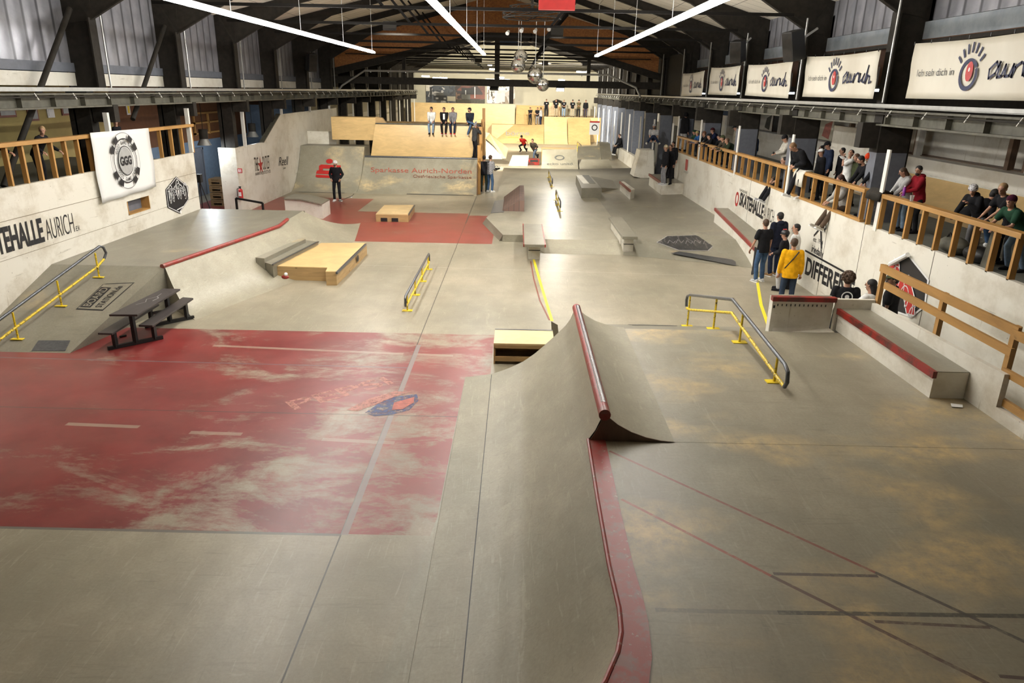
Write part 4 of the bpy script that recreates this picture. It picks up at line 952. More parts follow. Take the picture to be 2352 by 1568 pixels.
o = fquad(((1182, 286), (1251, 287), (1186, 241), (1249, 243)), 79.0, 82.0, 'quarter_pipe', 'ply', 'curved plywood wall behind the trio standing at the far end', prof=cur)
MB().box(GY(945, 250, 80).x, GY(1183, 250, 80).x, 79.9, 80.0, 0, GY(1100, 238, 80).z).build('plywood_wall', 'ply', label='brightly lit plywood wall across the far left end below the photo prints', cat='wall')
MB().box(GY(1130, 290, 79).x, GY(1250, 290, 79).x, 78.1, 79.9, 0, GY(1200, 287, 78.1).z).build('platform', 'ply', label='plywood platform carrying the trio at the far end', cat='platform')
# door like plywood box on the deck
p0, p1 = GY(1260, 268, 82.5), GY(1288, 236, 82.5)
T = thing('plywood_box', 'tall plywood box with a black domed top behind the standing row', 'box', (p0.x, 82.5, p0.z))
MB().box(p0.x, p1.x, 82.5, 83.5, p0.z, p1.z).build('body', 'ply_bright', T)
MB().tube([GY(1270, 235, 82.4), GY(1280, 231, 82.4), GY(1290, 235, 82.4)], .15, 8).build('dome', 'black', T)
# photo prints on the far wall
def photo(px0, px1, py0, py1, base, bits, label):
    a, c = GY(px0, py1, 83.9), GY(px1, py0, 83.9)
    T = thing('photo_print', label, 'photo', (a.x, 83.9, a.z)); MB().box(a.x, c.x, 83.86, 84.0, a.z, c.z).build('sheet', base, T)
    for i, (u0, u1, v0, v1, m_) in enumerate(bits):
        MB().box(a.x + (c.x - a.x) * u0, a.x + (c.x - a.x) * u1, 83.85 - .002 * i, 83.86, a.z + (c.z - a.z) * v0, a.z + (c.z - a.z) * v1).build('printed_patch', m_, T)
photo(979, 1046, 197, 235, 'photo1', ((0, .12, .66, 1, 'white'), (.25, .70, .12, .42, 'black'), (.34, .60, .42, .58, 'darkgrey'), (.72, 1, .1, .38, 'plaster'), (.33, .42, .2, .3, 'greyink'), (.60, .68, .2, .3, 'greyink'), (.14, .2, .2, .9, 'black')), 'large photo print with a dark car on the far wall, leftmost of three')
photo(1047, 1114, 198, 236, 'photo2', ((0, 1, 0, .20, 'steel2'), (.2, .62, .52, .88, 'black'), (.2, .5, .22, .5, 'greyfloor'), (.5, 1, .25, .5, 'brownink'), (.64, .67, .3, .95, 'whiteink'), (.32, .36, .5, .75, 'greyink')), 'reddish brown photo print in the middle of three on the far wall')
photo(1118, 1183, 199, 237, 'photo3', ((.35, .65, .1, .6, 'whiteink'), (.80, .95, 0, 1, 'steel'), (.05, .08, .2, .8, 'brownply'), (.15, .20, .4, .7, 'steel2')), 'pale photo print at the right of three on the far wall')
# low ramps in the far middle
o = fquad(((1243, 391), (1329, 392), (1246, 343), (1325, 343)), 48.4, 51.2, 'wedge_ramp', 'skate', 'tall grey wedge ramp with worn lettering in the far middle')
A_, B_, C_, D_ = GY(1243, 391, 48.4), GY(1329, 392, 48.4), GY(1246, 343, 51.2), GY(1325, 343, 51.2); A_.z = B_.z = 0
nb = (B_ - A_).cross(D_ - B_).normalized(); nb = nb if nb.y < 0 else -nb
text('ecko unltd.', onplane(1256, 379, B_, nb), onplane(1318, 379, B_, nb), .34, nb, 'darkgrey', o, up=D_ - B_, th=.012)
cc = onplane(1285, 362, B_, nb); uu = (B_ - A_).normalized(); vv = (D_ - B_).normalized()
decal('worn_emblem', ringpolys(cc, .24, .34, uu, vv), 'darkgrey', o, nb, .012)
MB().box(C_.x, D_.x, 51.2, 53.5, 0, C_.z).build('deck', 'ply', o)
MB().box(C_.x, D_.x, 51.18, 51.28, C_.z - .06, C_.z + .01).build('coping', 'pipedark', o)
fquad(((1333, 393), (1411, 397), (1328, 366), (1399, 366)), 47.6, 50.6, 'wedge_ramp', 'skate', 'low grey wedge ramp right of the tall lettered wedge')
fquad(((1327, 361), (1382, 362), (1327, 336), (1378, 335)), 57.0, 60.0, 'wedge_ramp', 'apron', 'low hump ramp behind the lettered wedge, with worn patches')
T = fquad(((1383, 361), (1407, 361), (1372, 325), (1396, 326)), 57.0, 62.0, 'hip_ramp', 'bank', 'grey hip block beside the far right border ledge', prof=lambda t: min(1, t * 1.6))
a, c = GY(1168, 382, 51.5), GY(1212, 382, 51.5)
fquad(((1168, 382), (1212, 382), (1177, 356), (1215, 356)), 51.6, 54.3, 'kicker', 'white2', 'small brightly lit white kicker on the far floor')
a, c = GY(1214, 382, 52.3), GY(1239, 366, 52.3)
T = thing('red_box', 'dark red box with black top beside the white kicker', 'box', (a.x, 52.5, 0))
MB().box(a.x, c.x, 52.3, 53.4, .02, c.z).build('body', 'reddark', T); MB().box(a.x + .1, c.x - .1, 52.29, 52.3, c.z * .55, c.z * .9).build('panel', 'black', T)
# plywood ramp strip at the far left, seen from its side
T = thing('spine_ramp', 'narrow curved plywood ramp behind the stud wall at the far left', 'ramp', GY(1140, 350, 52))
y = 52.0; P = [GY(1115, 303, y + 3), GY(1125, 306, y + 3), GY(1145, 322, y + 1.5), GY(1167, 340, y), GY(1166, 346, y), GY(1162, 364, y), GY(1155, 364, y), GY(1135, 335, y + 1.5), GY(1115, 318, y + 3)]
MB().prism(P, (-.05, .6, 0)).build('body', 'ply_bright', T); 
MB().prism([GY(1116, 318, y + 3.5), GY(1152, 355, y + .4), GY(1155, 365, y + .3), GY(1116, 365, y + .3)], (0, .3, 0)).build('white_face', 'white2', T)
MB().box(GY(1130, 366, 51).x, GY(1150, 366, 51).x, 50.8, 51.2, 0.0, .012).build('steel_toe', 'pipedark', T)

# ------------------------------------------------------------------ gallery railings
def railing(x, y0, y1, zb, zt_, name, label, grp, n=None, bottom=True, flip=1):
    T = thing(name, label, 'railing', (x, (y0 + y1) / 2, zb), grp)
    MB().box(x - .02, x + .16, y0, y1, zt_ - .05, zt_ + .04).build('handrail', 'lumber', T, bevel=.006)
    if bottom: MB().box(x - .01, x + .1, y0, y1, zb, zb + .06).build('bottom_plate', 'lumber', T)
    n = n or max(2, int((y1 - y0) / .47))
    for k in range(n):
        y = y0 + .06 + (y1 - y0 - .16) * k / (n - 1); MB().box(x, x + .1, y, y + .06, zb - (.0 if bottom else .02), zt_ - .05).build('baluster', 'lumber_v', T)
    return T
def yy(px, py, x=8.0): return GX(px, py, x).y
g = 'pine railings along the right gallery'
edges = [(yy(1605, 330), yy(1556, 312), 'farthest right gallery railing, beside the hooded spectator'), (yy(1689, 372), yy(1609, 338), 'right gallery railing below the row of leaning spectators'),
         (yy(1808, 388), yy(1690, 350), 'right gallery railing above the hall name lettering'), (yy(1987, 442), yy(1822, 392), 'right gallery railing below the spectators in black by the white post'),
         (yy(2349, 538), yy(1997, 442), 'nearest right gallery railing, below the couple and the helmeted spectator')]
for i, (y0, y1, lb) in enumerate(edges): railing(8.0, y0, y1, 2.26, 2.98, 'gallery_railing', lb, g, n=(5, 8, 8, 7, 10)[i], bottom=i != 4)
b = MB()
for px, py in ((1555, 320), (1607, 330), (1691, 360), (1815, 370), (2027, 430)):
    y = yy(px, py); T = MB().box(7.985, 8.02, y - .07, y + .07, 2.2, 3.95).build('white_post', 'whitepost', label='white corner post of the right gallery parapet %s' % {1555: 'at its far end', 1607: 'second from its far end', 1691: 'beside the leaning row', 1815: 'beside the crouching man in black', 2027: 'before the nearest big column'}[px], cat='post', group='white posts on the right gallery parapet')
    if px == 2027:
        c = GX(2010, 490, 7.985)
        # small pencil sketch sign on the post
        n_ = (-1, 0, 0); hh = .17
        decal('sketch_mark', strokes([c + V(0, .05, -hh), c + V(0, .05, hh * .4), c + V(0, 0, hh), c + V(0, -.05, hh * .4), c + V(0, -.05, -hh), c + V(0, .05, -hh)], .012, n_) + strokes([c + V(0, .05, hh * .4), c + V(0, -.05, hh * .4)], .01, n_), 'ink', T, n_, .03)
g = 'pine railings along the left gallery'
railing(-10.9, GX(0, 322, -10.75).y - 3, GX(212, 305, -10.75).y, 2.86, 3.72, 'gallery_railing', 'left gallery railing with the boy leaning on it', g, bottom=False)
railing(-10.9, GX(340, 297, -10.75).y, GX(445, 290, -10.75).y, 2.86, 3.72, 'gallery_railing', 'left gallery railing between the round logo banner and the gallery end', g, n=5, bottom=False)
for px, lb in ((255, 'white post above the round logo banner on the left gallery'), (439, 'white post at the end of the left gallery')):
    y = GX(px, 280, -10.75).y; MB().box(-10.92, -10.8, y - .05, y + .05, 2.86, 4.25).build('white_post', 'whitepost', label=lb, cat='post')
y = GX(558, 300, -11.3).y; MB().box(-11.34, -11.22, y - .03, y + .08, 2.6, 4.1).build('white_post', 'whitepost', label='white post on the corner of the white pillar wall', cat='post')
for px, lb in ((646, 'white post on the raised step of the logo wall'), (712, 'white post farther along the raised logo wall'), (757, 'white post at the far end of the raised logo wall')):
    y = GX(px, 250, -11.3).y; MB().box(-11.36, -11.26, y - .05, y + .05, 3.7, 4.3).build('white_post', 'whitepost', label=lb, cat='post')

# ------------------------------------------------------------------ wall lettering
nr = (-1, 0, 0); nl = (1, 0, 0)
def rt(s, p0, p1, h, mat='ink', bold=0.0, par=None, x=7.995, **k):
    a, c = GX(*p0, 8.0), GX(*p1, 8.0); a.x = c.x = x; text(s, a, c, h, nr, mat, par or WR, bold=bold, **k)
def lt(s, p0, p1, h, mat='ink', bold=0.0, par=None, x=-10.745, X0=-10.75, **k):
    a, c = GX(*p0, X0), GX(*p1, X0); a.x = c.x = x; text(s, a, c, h, nl, mat, par or WL, bold=bold, **k)
h = GX(1700, 440, 8).z - GX(1700, 467, 8).z
rt('SKATEHALLE', (1698, 469), (1752, 502), .44, bold=.035); rt('AURICH', (1753, 503), (1776, 514), .44, bold=-.014); rt('e.V.', (1777, 516), (1781, 518), .14)
rt('PLAYGROUND', (1699, 438), (1716, 446), .09); c = GX(1693, 457, 8); decal('logo_ring', ringpolys(V(7.995, c.y, c.z), .12, .2, (0, 1, 0), (0, 0, 1), e=1.3), 'redink', WR, nr)
c = GX(1577, 380, 8); decal('red_sign', [[V(7.995, c.y - .25, c.z - .22), V(7.995, c.y + .25, c.z - .22), V(7.995, c.y + .25, c.z + .28), V(7.995, c.y - .25, c.z + .28)]], 'redink', WR, nr)
text('\u2588', V(7.98, c.y + .15, c.z - .14), V(7.98, c.y - .15, c.z - .14), .3, nr, 'redworn', WR, th=.012) if False else None
rt('SK8ERSHOP', (1570, 396), (1581, 399), .10, 'greyink')
rt('DIFFERENT', (1849, 627), (1957, 689), GX(1850, 586, 8).z - GX(1850, 627, 8).z, bold=.03)
a, c = GX(1850, 573, 8), GX(1957, 631, 8)
decal('black_bar', [[V(7.995, a.y, a.z), V(7.995, c.y, c.z - .0), V(7.995, c.y, c.z - .05), V(7.995, a.y, a.z - .05)]], 'ink', WR, nr)
rt('est. 1994', (1868, 553), (1890, 563), .13); rt('iriedaily', (1864, 577), (1890, 592), .20, bold=.01)
c = GX(1883, 528, 8); u = lambda dy, dz: V(7.99, c.y - dy, c.z + dz)
decal('crossed_sword_mark', strokes([u(-.28, -.2), u(.3, .28)], .05, nr) + strokes([u(.0, .2), u(.3, -.42)], .07, nr) + strokes([u(.3, .28), u(.38, .12), u(.3, .06)], .04, nr) + strokes([u(.14, .22), u(.34, .02)], .04, nr), 'ink', WR, nr)
# black and red hexagon poster
hp = [GX(*p, 8.0) for p in ((2057, 599), (2088, 588), (2132, 643), (2124, 700), (2095, 725), (2040, 706), (2036, 640))]
T = thing('hexagon_poster', 'peeling black and red hexagon poster on the right wall behind the timber fence', 'poster', (7.98, hp[0].y, hp[0].z))
hp = [V(7.985, p.y, p.z) for p in hp]; c = sum(hp, V(0, 0, 0)) / 7
decal('white_border', [[c + (p - c) * 1.07 for p in hp]], 'whiteink', T, nr, .003); decal('sheet', [hp], 'ink', T, nr, .008)
u = lambda dy, dz: V(7.98, c.y - dy, c.z + dz)
rp = [u(-.75, .25), u(-.35, .40), u(-.2, .1), u(.1, .25), u(.45, -.1), u(.6, -.45), u(.3, -.5), u(.1, -.25), u(-.3, -.1), u(-.6, -.05)]
decal('red_graffiti', [rp], 'redink', T, nr, .014)
decal('white_outline', strokes(rp + [rp[0]], .03, nr) + strokes([u(-.6 + 1.15 * q / 70 + .10 * math.sin(q * .45), .30 - .75 * q / 70 + .17 * math.cos(q * .45)) for q in range(71)], .022, nr), 'whiteink', T, nr, .018)
q = [GX(2045, 606, 7.9), GX(2085, 585, 7.9)]; MB().tube([V(7.9, q[0].y, q[0].z), V(7.9, q[1].y, q[1].z)], .05, 8).build('curled_corner', 'whiteink', T, smooth=True)
# left wall lettering
lt('SK', (-62, 598), (-28, 590), .52, bold=.03); lt('ATEHALLE', (-26, 590), (103, 552), .52, bold=.035); lt('AURICH', (109, 552), (172, 533), .50, bold=-.014); lt('E.V.', (175, 530), (184, 528), .12, bold=.01)
T = thing('hexagon_sticker', 'black hexagon sticker with white graffiti lettering on the left wall', 'sticker', GX(404, 447, -10.74))
hp = [GX(*p, -10.75) for p in ((403, 405), (431, 428), (432, 459), (411, 490), (384, 477), (379, 435))]; hp = [V(-10.735, p.y, p.z) for p in hp]; c = sum(hp, V(0, 0, 0)) / 6
decal('sheet', [hp], 'ink', T, nl, .002); decal('inner_line', [x for i in range(6) for x in strokes([c + (hp[i] - c) * .94, c + (hp[(i + 1) % 6] - c) * .94], .02, nl)], 'whiteink', T, nl, .008)
u = lambda dy, dz: V(-10.73, c.y + dy, c.z + dz)
pts = [u(-.62 + 1.24 * q / 110 + .10 * math.sin(q * .42), .16 * math.cos(q * .42) * (1 + .7 * math.sin(q * .13)) + .16 * math.sin(math.pi * q / 110) + .05) for q in range(111)]
decal('graffiti_name', strokes(pts, .035, nl) + strokes([p + V(0, .03, -.10) for p in pts[10:100]], .02, nl) + strokes([u(-.2, -.42), u(.25, -.38)], .03, nl) + [arc(u(.03, -.52), .05, (0, 1, 0), (0, 0, 1), n=10)], 'whiteink', T, nl, .01)
# logos on the far left wall
lt('THE', (585, 393), (594, 392), .60, bold=.0, par=WL2, x=-11.29, X0=-11.3); lt('OUTLET', (604, 390), (620, 386), .60, bold=.0, par=WL2, x=-11.29, X0=-11.3)
lt('WWW.THEOUTLET24.DE', (586, 404), (621, 396), .14, par=WL2, x=-11.29, X0=-11.3)
c = GX(598, 380, -11.3); c.x = -11.285
st = [c + V(0, math.sin(math.radians(72 * k)) * r_ * .62 + 0, math.cos(math.radians(72 * k)) * r_) for k in range(5) for r_ in (.50,)]
sp = []
for k in range(10): r_ = .40 if k % 2 == 0 else .14; sp.append(c + V(0, math.sin(math.radians(36 * k)) * r_ * .8, math.cos(math.radians(36 * k)) * r_))
decal('red_star', [[c, sp[k], sp[(k + 1) % 10]] for k in range(10)], 'redink', WL2, nl, .003)
lt('Reell', (640, 381), (663, 378), .42, par=WL2, x=-11.29, X0=-11.3, shear=.4); lt('jeans', (650, 388), (656, 387), .10, par=WL2, x=-11.29, X0=-11.3)

# soft drink logo worn into the red floor
FL = D.objects['floor']; a, c = G(676, 941), G(905, 880); up_ = (G(660, 905) - G(676, 941)); yv = V(-(c - a).y, (c - a).x, 0).normalized()
text('PEPSI', a, c, .40, (0, 0, 1), 'fadedpink', FL, up=yv, bold=.015, th=.003)
cc = G(925, 925); p8 = [G(*p) for p in ((838, 948), (872, 925), (905, 912), (958, 905), (961, 920), (940, 942), (900, 952), (860, 956))]
decal('painted_blue', [p8], 'fadedblue', FL, (0, 0, 1), .004)
p8 = [G(*p) for p in ((795, 942), (850, 915), (905, 899), (945, 900), (905, 912), (860, 930), (820, 945))]
decal('painted_wave', [p8], 'fadedpink', FL, (0, 0, 1), .006)
p8 = [G(*p) for p in ((905, 925), (952, 912), (950, 925), (925, 940), (900, 942))]
decal('painted_red', [p8], 'redworn', FL, (0, 0, 1), .007)
# ------------------------------------------------------------------ round logo banner on the left rail
cs = [GX(*p, -10.66) for p in ((208, 305), (342, 294), (360, 428), (233, 467))]
T = thing('banner', 'white vinyl banner with a round poker chip logo hung over the left rail', 'banner', cs[0], None)
for p in cs: p.x = -10.66
nn = 12; rows = []
for j in range(nn + 1):
    v = j / nn; rows.append([cs[0].lerp(cs[1], i / nn).lerp(cs[3].lerp(cs[2], i / nn), v) + V(.025 * math.sin(i * 1.3 + j * .7) * v - .02 * (1 - v), 0, 0) for i in range(nn + 1)])
b = MB().grid(rows); o = b.build('sheet', 'vinyl', T, smooth=True); s_ = o.modifiers.new('t', 'SOLIDIFY'); s_.thickness = .006
ctr = GX(289, 369, -10.62); ctr.x = -10.62; ux = V(0, 1, 0); uz = V(0, 0, 1)
def dsc(r0, r1, a0, a1, m_, th, nm): decal(nm, ringpolys(ctr, r0, r1, ux, uz, a0, a1, max(4, int((a1 - a0) / 8))), m_, T, nl, th)
R_ = (GX(289, 302, -10.62).z - GX(289, 434, -10.62).z) / 2
dsc(R_ * .985, R_, 0, 360, 'ink', .002, 'outer_ring'); dsc(R_ * .76, R_ * .80, 0, 360, 'ink', .002, 'middle_ring'); dsc(R_ * .50, R_ * .53, 0, 360, 'ink', .002, 'inner_ring'); dsc(R_ * .0, R_ * .47, 0, 360, 'greyink', .002, 'grey_disc')
for a in (30, 56, 124, 150, 210, 236, 304, 330):
    dsc(R_ * .80, R_ * .98, a - 9, a + 9, 'ink', .003, 'chip_mark')
text('GGG', ctr + V(0, -R_ * .40, -R_ * .14), ctr + V(0, R_ * .40, -R_ * .14), R_ * .30, nl, 'ink', T, bold=.05, th=.008)
def arctext(s, c_, r, a_mid, span, h, flip):
    for k, ch in enumerate(s):
        if ch == ' ': continue
        a = math.radians(a_mid + (span / 2 - span * k / (len(s) - 1)) * (1 if not flip else -1))
        p = c_ + ux * math.cos(a) * r + uz * math.sin(a) * r; upv = (ux * math.cos(a) + uz * math.sin(a)) * (1 if not flip else -1)
        xd = (ux * math.sin(a) - uz * math.cos(a)) * (1 if not flip else -1); w_ = h * .62
        base = p - upv * h / 2; text(ch, base - xd * w_ / 2, base + xd * w_ / 2, h, nl, 'ink', T, up=upv, bold=.02, th=.006)
arctext('GOOD GAME GANG', ctr, R_ * .655, 90, 120, R_ * .13, False); arctext('GOOD GAME GANG', ctr, R_ * .655, 270, 120, R_ * .13, True)

# ------------------------------------------------------------------ town banners on the right
specs = [((2103, 100), (2080, 226), (2352 + 140, 50), (2352 + 60, 226), 'nearest and largest'), ((1855, 130), (1843, 222), (2024, 115), (2005, 227), 'second from the right'), ((1720, 149), (1711, 219), (1822, 140), (1810, 226), 'in the middle of the five'),
         ((1634, 155), (1626, 217), (1702, 150), (1692, 219), 'second from the left'), ((1569, 169), (1564, 221), (1619, 162), (1612, 220), 'leftmost and smallest')]
for i, (tl, bl, tr, br, w_) in enumerate(specs):
    xb = 8.0; a, c, e, f = GX(*tl, xb), GX(*bl, xb), GX(*tr, xb), GX(*br, xb)
    if i == 0: e.z = a.z; f.z = c.z; e.y = f.y = a.y - 4.4
    T = thing('banner', 'white town slogan banner with an eye drawing, %s' % w_, 'banner', a, 'town slogan banners above the right beam')
    nn = 14; rows = []
    for j in range(9):
        v = j / 8; rows.append([a.lerp(e, k / nn).lerp(c.lerp(f, k / nn), v) + V(-.016 * math.sin(k * .9 + j * .8) * math.sin(math.pi * v), 0, -.04 * math.sin(math.pi * k / nn) * (1 - v)) for k in range(nn + 1)])
    o = MB().grid(rows).build('sheet', 'banner', T, smooth=True); sm = o.modifiers.new('t', 'SOLIDIFY'); sm.thickness = .006
    L = a.y - e.y; H_ = a.z - c.z
    def u(s, v, d=.028): p = a.lerp(e, s).lerp(c.lerp(f, s), v); return V(xb - d, p.y, p.z)
    wt = (lambda *z: None)
    text('Ich seh dich in', u(.075, .60), u(.365, .60), H_ * .13, nr, 'ink', T, th=.0, bold=-.004)
    cc = u(.47, .60)
    decal('eye_ring', ringpolys(cc, H_ * .19, H_ * .26, (0, -1, 0), (0, 0, 1), 30, 385), 'navy', T, nr, .001)
    decal('red_pupil', [arc(u(.475, .55), H_ * .10, (0, -1, 0), (0, 0, 1), n=16, ry=H_ * .16)], 'redink', T, nr, .002); decal('pupil_spot', [arc(u(.473, .52), H_ * .022, (0, -1, 0), (0, 0, 1), n=10, ry=H_ * .035)], 'whiteink', T, nr, .004)
    ls = []
    for k in range(7): an = math.radians(145 - 18 * k); ls += strokes([cc + V(0, -math.cos(an) * H_ * .33, math.sin(an) * H_ * .36), cc + V(0, -math.cos(an) * H_ * .44, math.sin(an) * H_ * .50)], H_ * .045, nr)
    decal('eyelash', ls, 'navy', T, nr, .001)
    wv = {'a': [(0, .3), (-.03, .5), (-.06, .25), (-.02, 0), (.03, .3), (.04, .55), (.03, .05), (.06, .0)], }
    x0 = .60; P = [(0, .42), (-.012, .62), (-.05, .35), (-.045, .02), (-.01, .2), (.01, .6), (.005, .05), (.03, .1), (.045, .5), (.05, .08), (.075, .1), (.09, .5), (.09, .05), (.10, .4), (.13, .55), (.145, .5), (.15, .1), (.165, .5), (.16, .08), (.19, .2), (.215, .5), (.195, .1), (.22, .05), (.25, .9), (.235, .0), (.255, .4), (.275, .35), (.275, .02), (.30, .1)]
    decal('town_name', strokes([u(x0 + .055 + q[0], .68 - q[1] * .42) for q in P], H_ * .042, nr), 'navy', T, nr, .001)
    b = MB()
    for k in range(8): p = u(.01 + .14 * k, .02, .03); b.box(p.x - .01, p.x, p.y - .012, p.y + .012, p.z - .01, p.z + .05)
    b.build('eyelet', 'ink', T)

# ------------------------------------------------------------------ ceiling lights, mirror balls, speakers
def tube_line(x, z, y0, y1, label, sag):
    T = thing('light_line', label, 'light', (x, (y0 + y1) / 2, z), 'hanging light lines')
    seg = 1.55; n = int((y1 - y0) / seg)
    b = MB()
    for k in range(n): b.box(x - .055, x + .055, y1 - (k + 1) * seg + .015, y1 - k * seg - .015, z - .035, z + .02)
    b.build('lit_tubes', 'tube', T)
    MB().box(x - .012, x + .012, y1 - n * seg, y1, z + .025, z + .06).build('housing', 'galv', T)
    b = MB()
    for k in range(n // 3 + 1): yy_ = y1 - .3 - k * seg * 3; b.tube([(x, yy_, z + .05), (x, yy_, 7.75 if x == RX and 12 < yy_ < 25 else roofz(x) - .02)], .006, 4)
    b.build('hanging_wire', 'galv', T)
tube_line(-5.55, 6.27, 10.6, 29.2, 'long bright light line hanging on the left', 0); tube_line(RX, 6.27, 10.5, 29.2, 'long bright light line hanging in the middle', 0); tube_line(2.9, 6.30, 10.6, 29.2, 'long bright light line hanging on the right', 0)
yb = 30.5
T0 = thing('light_truss', 'star shaped dark lattice truss with lamps hanging under the ridge', 'truss', GY(1222, 42, 27.5))
c0 = GY(1222, 42, 27.5)
random.seed(5)
for z_, r_ in ((0, 1.05), (.22, .8)):
    b = MB(); c_ = c0 + V(0, 0, z_)
    n = 8
    ring = [c_ + V(math.cos(k * 2 * math.pi / n + .2) * r_, math.sin(k * 2 * math.pi / n + .2) * r_, 0) for k in range(n)]
    ring2 = [p + V(0, 0, .16) for p in ring]
    for k in range(n):
        b.beam(ring[k], ring[(k + 1) % n], .03, .03).beam(ring2[k], ring2[(k + 1) % n], .03, .03).beam(ring[k], ring2[(k + 1) % n], .02, .02).beam(ring[k], ring2[k], .02, .02)
        if k % 2 == 0: b.beam(ring[k], ring[(k + 4) % n], .03, .03)
    b.build('lattice', 'steel', T0)
MB().tube([c0 + V(0, 0, .2), (c0.x, c0.y, roofz(c0.x))], .05, 6).build('hanger', 'steel', T0)
for px, py in ((1168, 72), (1231, 68), (1263, 63), (1200, 66)):
    c = GY(px, py, 27.3); MB().tube([c, c + V(-.04, -.14, -.08)], [.05, .07], 10).build('lamp', 'galv', T0)
for px, py, r in ((1196, 130, 14.5), (1190, 151, 15.5), (1229, 174, 16.5), (1247, 195, 13.5)):
    c = GY(px, py, yb); rr = r / FPX * yb
    nm = {1196: 'mirror ball hanging highest of the four', 1190: 'mirror ball just below the highest one', 1229: 'largest mirror ball, third from the top', 1247: 'lowest and smallest of the mirror balls'}[px]
    T = thing('mirror_ball', nm, 'mirror ball', c - V(0, 0, rr), 'hanging mirror balls')
    me = D.meshes.new('ball'); o = D.objects.new('sphere', me); COL.objects.link(o); o.parent = T; o.location = (0, 0, rr)
    vs = []; fs = []; uv = []; nu, nv = 32, 18
    for j in range(nv + 1):
        for i in range(nu + 1): a_ = math.pi * (j / nv - .5); q_ = 2 * math.pi * i / nu; vs.append((rr * math.cos(a_) * math.cos(q_), rr * math.cos(a_) * math.sin(q_), rr * math.sin(a_)))
    for j in range(nv):
        for i in range(nu): fs.append((j * (nu + 1) + i, j * (nu + 1) + i + 1, (j + 1) * (nu + 1) + i + 1, (j + 1) * (nu + 1) + i))
    me.from_pydata(vs, [], fs); ul = me.uv_layers.new()
    for p in me.polygons:
        for li in p.loop_indices: vi = me.loops[li].vertex_index; ul.data[li].uv = ((vi % (nu + 1)) / nu, (vi // (nu + 1)) / nv)
    me.materials.append(M['mirror'])
    MB().tube([c + V(0, 0, rr), (c.x, c.y, 7.6)], .012, 5).build('cable', 'galv', T)
# small far lamps
for px, py, wd in ((1125, 149, .35), (1134, 159, .7), (1149, 178, .6), (977, 175, .6), (1001, 179, .5), (1018, 179, .6), (1336, 165, .8), (1290, 184, .5)):
    c = GY(px, py, 62 if px != 1125 else 66); MB().box(c.x - wd / 2, c.x + wd / 2, c.y, c.y + .3, c.z - .05, c.z + .05).build('ceiling_lamp', 'lamp', label='small lit far ceiling lamp, %s' % {1125: 'highest in view, under the ridge', 1134: 'just below the highest one', 1149: 'above the third photo print', 977: 'leftmost, above the first photo print', 1001: 'second from the left above the first photo print', 1018: 'third from the left above the first photo print', 1336: 'rightmost, right of the mirror balls', 1290: 'right of the lowest mirror ball'}[px], cat='lamp', group='far ceiling lamps')
T = thing('spot_cluster', 'cluster of five stage spotlights hanging before the right photo print', 'lamp', GY(1143, 190, 70))
c = GY(1143, 183, 70); MB().box(c.x - 1.1, c.x + 1.1, 70, 70.06, c.z, c.z + .06).build('bar', 'galv', T)
for k in range(5): p = GY(1128 + k * 7.6, 190, 70); MB().tube([p + V(0, 0, .3), p + V(0, .15, 0), p + V(0, .5, -.25)], [.10, .16, .2], 10).build('spotlight', 'galv', T)
# speakers
def speaker(px, py, x, wpx, label, rot, hgt):
    c = GX(px, py, x); T = thing('loudspeaker', label, 'speaker', c - V(0, 0, hgt / 2))
    s_ = V(math.cos(rot), math.sin(rot), -.25).normalized(); 
    b = MB().beam(c - s_ * .22, c + s_ * .22, .42, hgt); b.build('cabinet', 'black', T, bevel=.02)
    MB().beam(c + s_ * .22, c + s_ * .225, .38, hgt * .92).build('grille', 'steel', T)
    MB().beam(c - s_ * .2 + V(0, 0, .1), c - s_ * .5 + V(.2, 0, .35), .05, .05).build('bracket', 'galv', T)
speaker(1823, 105, 7.6, 40, 'big black loudspeaker hanging above the town banners, nearer one', math.radians(200), .78)
speaker(1695, 118, 7.7, 40, 'black loudspeaker tilted beside the second banner from the left', math.radians(230), .72)
speaker(715, 143, -10.4, 20, 'black loudspeaker tilted on the far left wall columns', math.radians(-50), .85)
# ridge duct with red panel
b = MB().box(RX - 1.0, RX + 1.1, 12, 25, 7.75, 8.5); T = thing('ventilation_duct', 'large grey ventilation duct with a red panel under the roof ridge', 'duct', (RX, 18.5, 7.75)); b.build('duct_body', 'steel2', T)
c = GY(1279, 8, 19.5); MB().box(c.x - .45, c.x + .45, 19.4, 19.6, c.z - .15, c.z + .5).build('red_panel', 'redink', T)
# strip lights of the right aisle
for px0, px1, w_ in ((1465, 1482, 'leftmost'), (1501, 1515, 'second from the left'), (1536, 1560, 'just left of the smallest banner'), (1610, 1618, 'right of the smallest banner'), (1693, 1708, 'right of the second banner'), (1812, 1830, 'right of the middle banner'), (2008, 2038, 'right of the fourth banner')):
    a, c = GX(px0, 216 - (6 if px0 > 1900 else 0), 10.5), GX(px1, 216 - (6 if px0 > 1900 else 0), 10.5); T = thing('strip_light', 'bluish strip light in the right side aisle, %s' % w_, 'light', (10.5, (a.y + c.y) / 2, a.z), 'strip lights of the right aisle'); MB().box(10.46, 10.54, c.y, a.y, a.z, a.z + .06).build('lit_tube', 'bluelamp', T); MB().box(10.48, 10.52, c.y + .05, c.y + .08, a.z + .06, 5.87).box(10.48, 10.52, a.y - .08, a.y - .05, a.z + .06, 5.87).box(10.47, 10.53, c.y, a.y, a.z + .06, a.z + .09).build('hanger', 'galv', T)
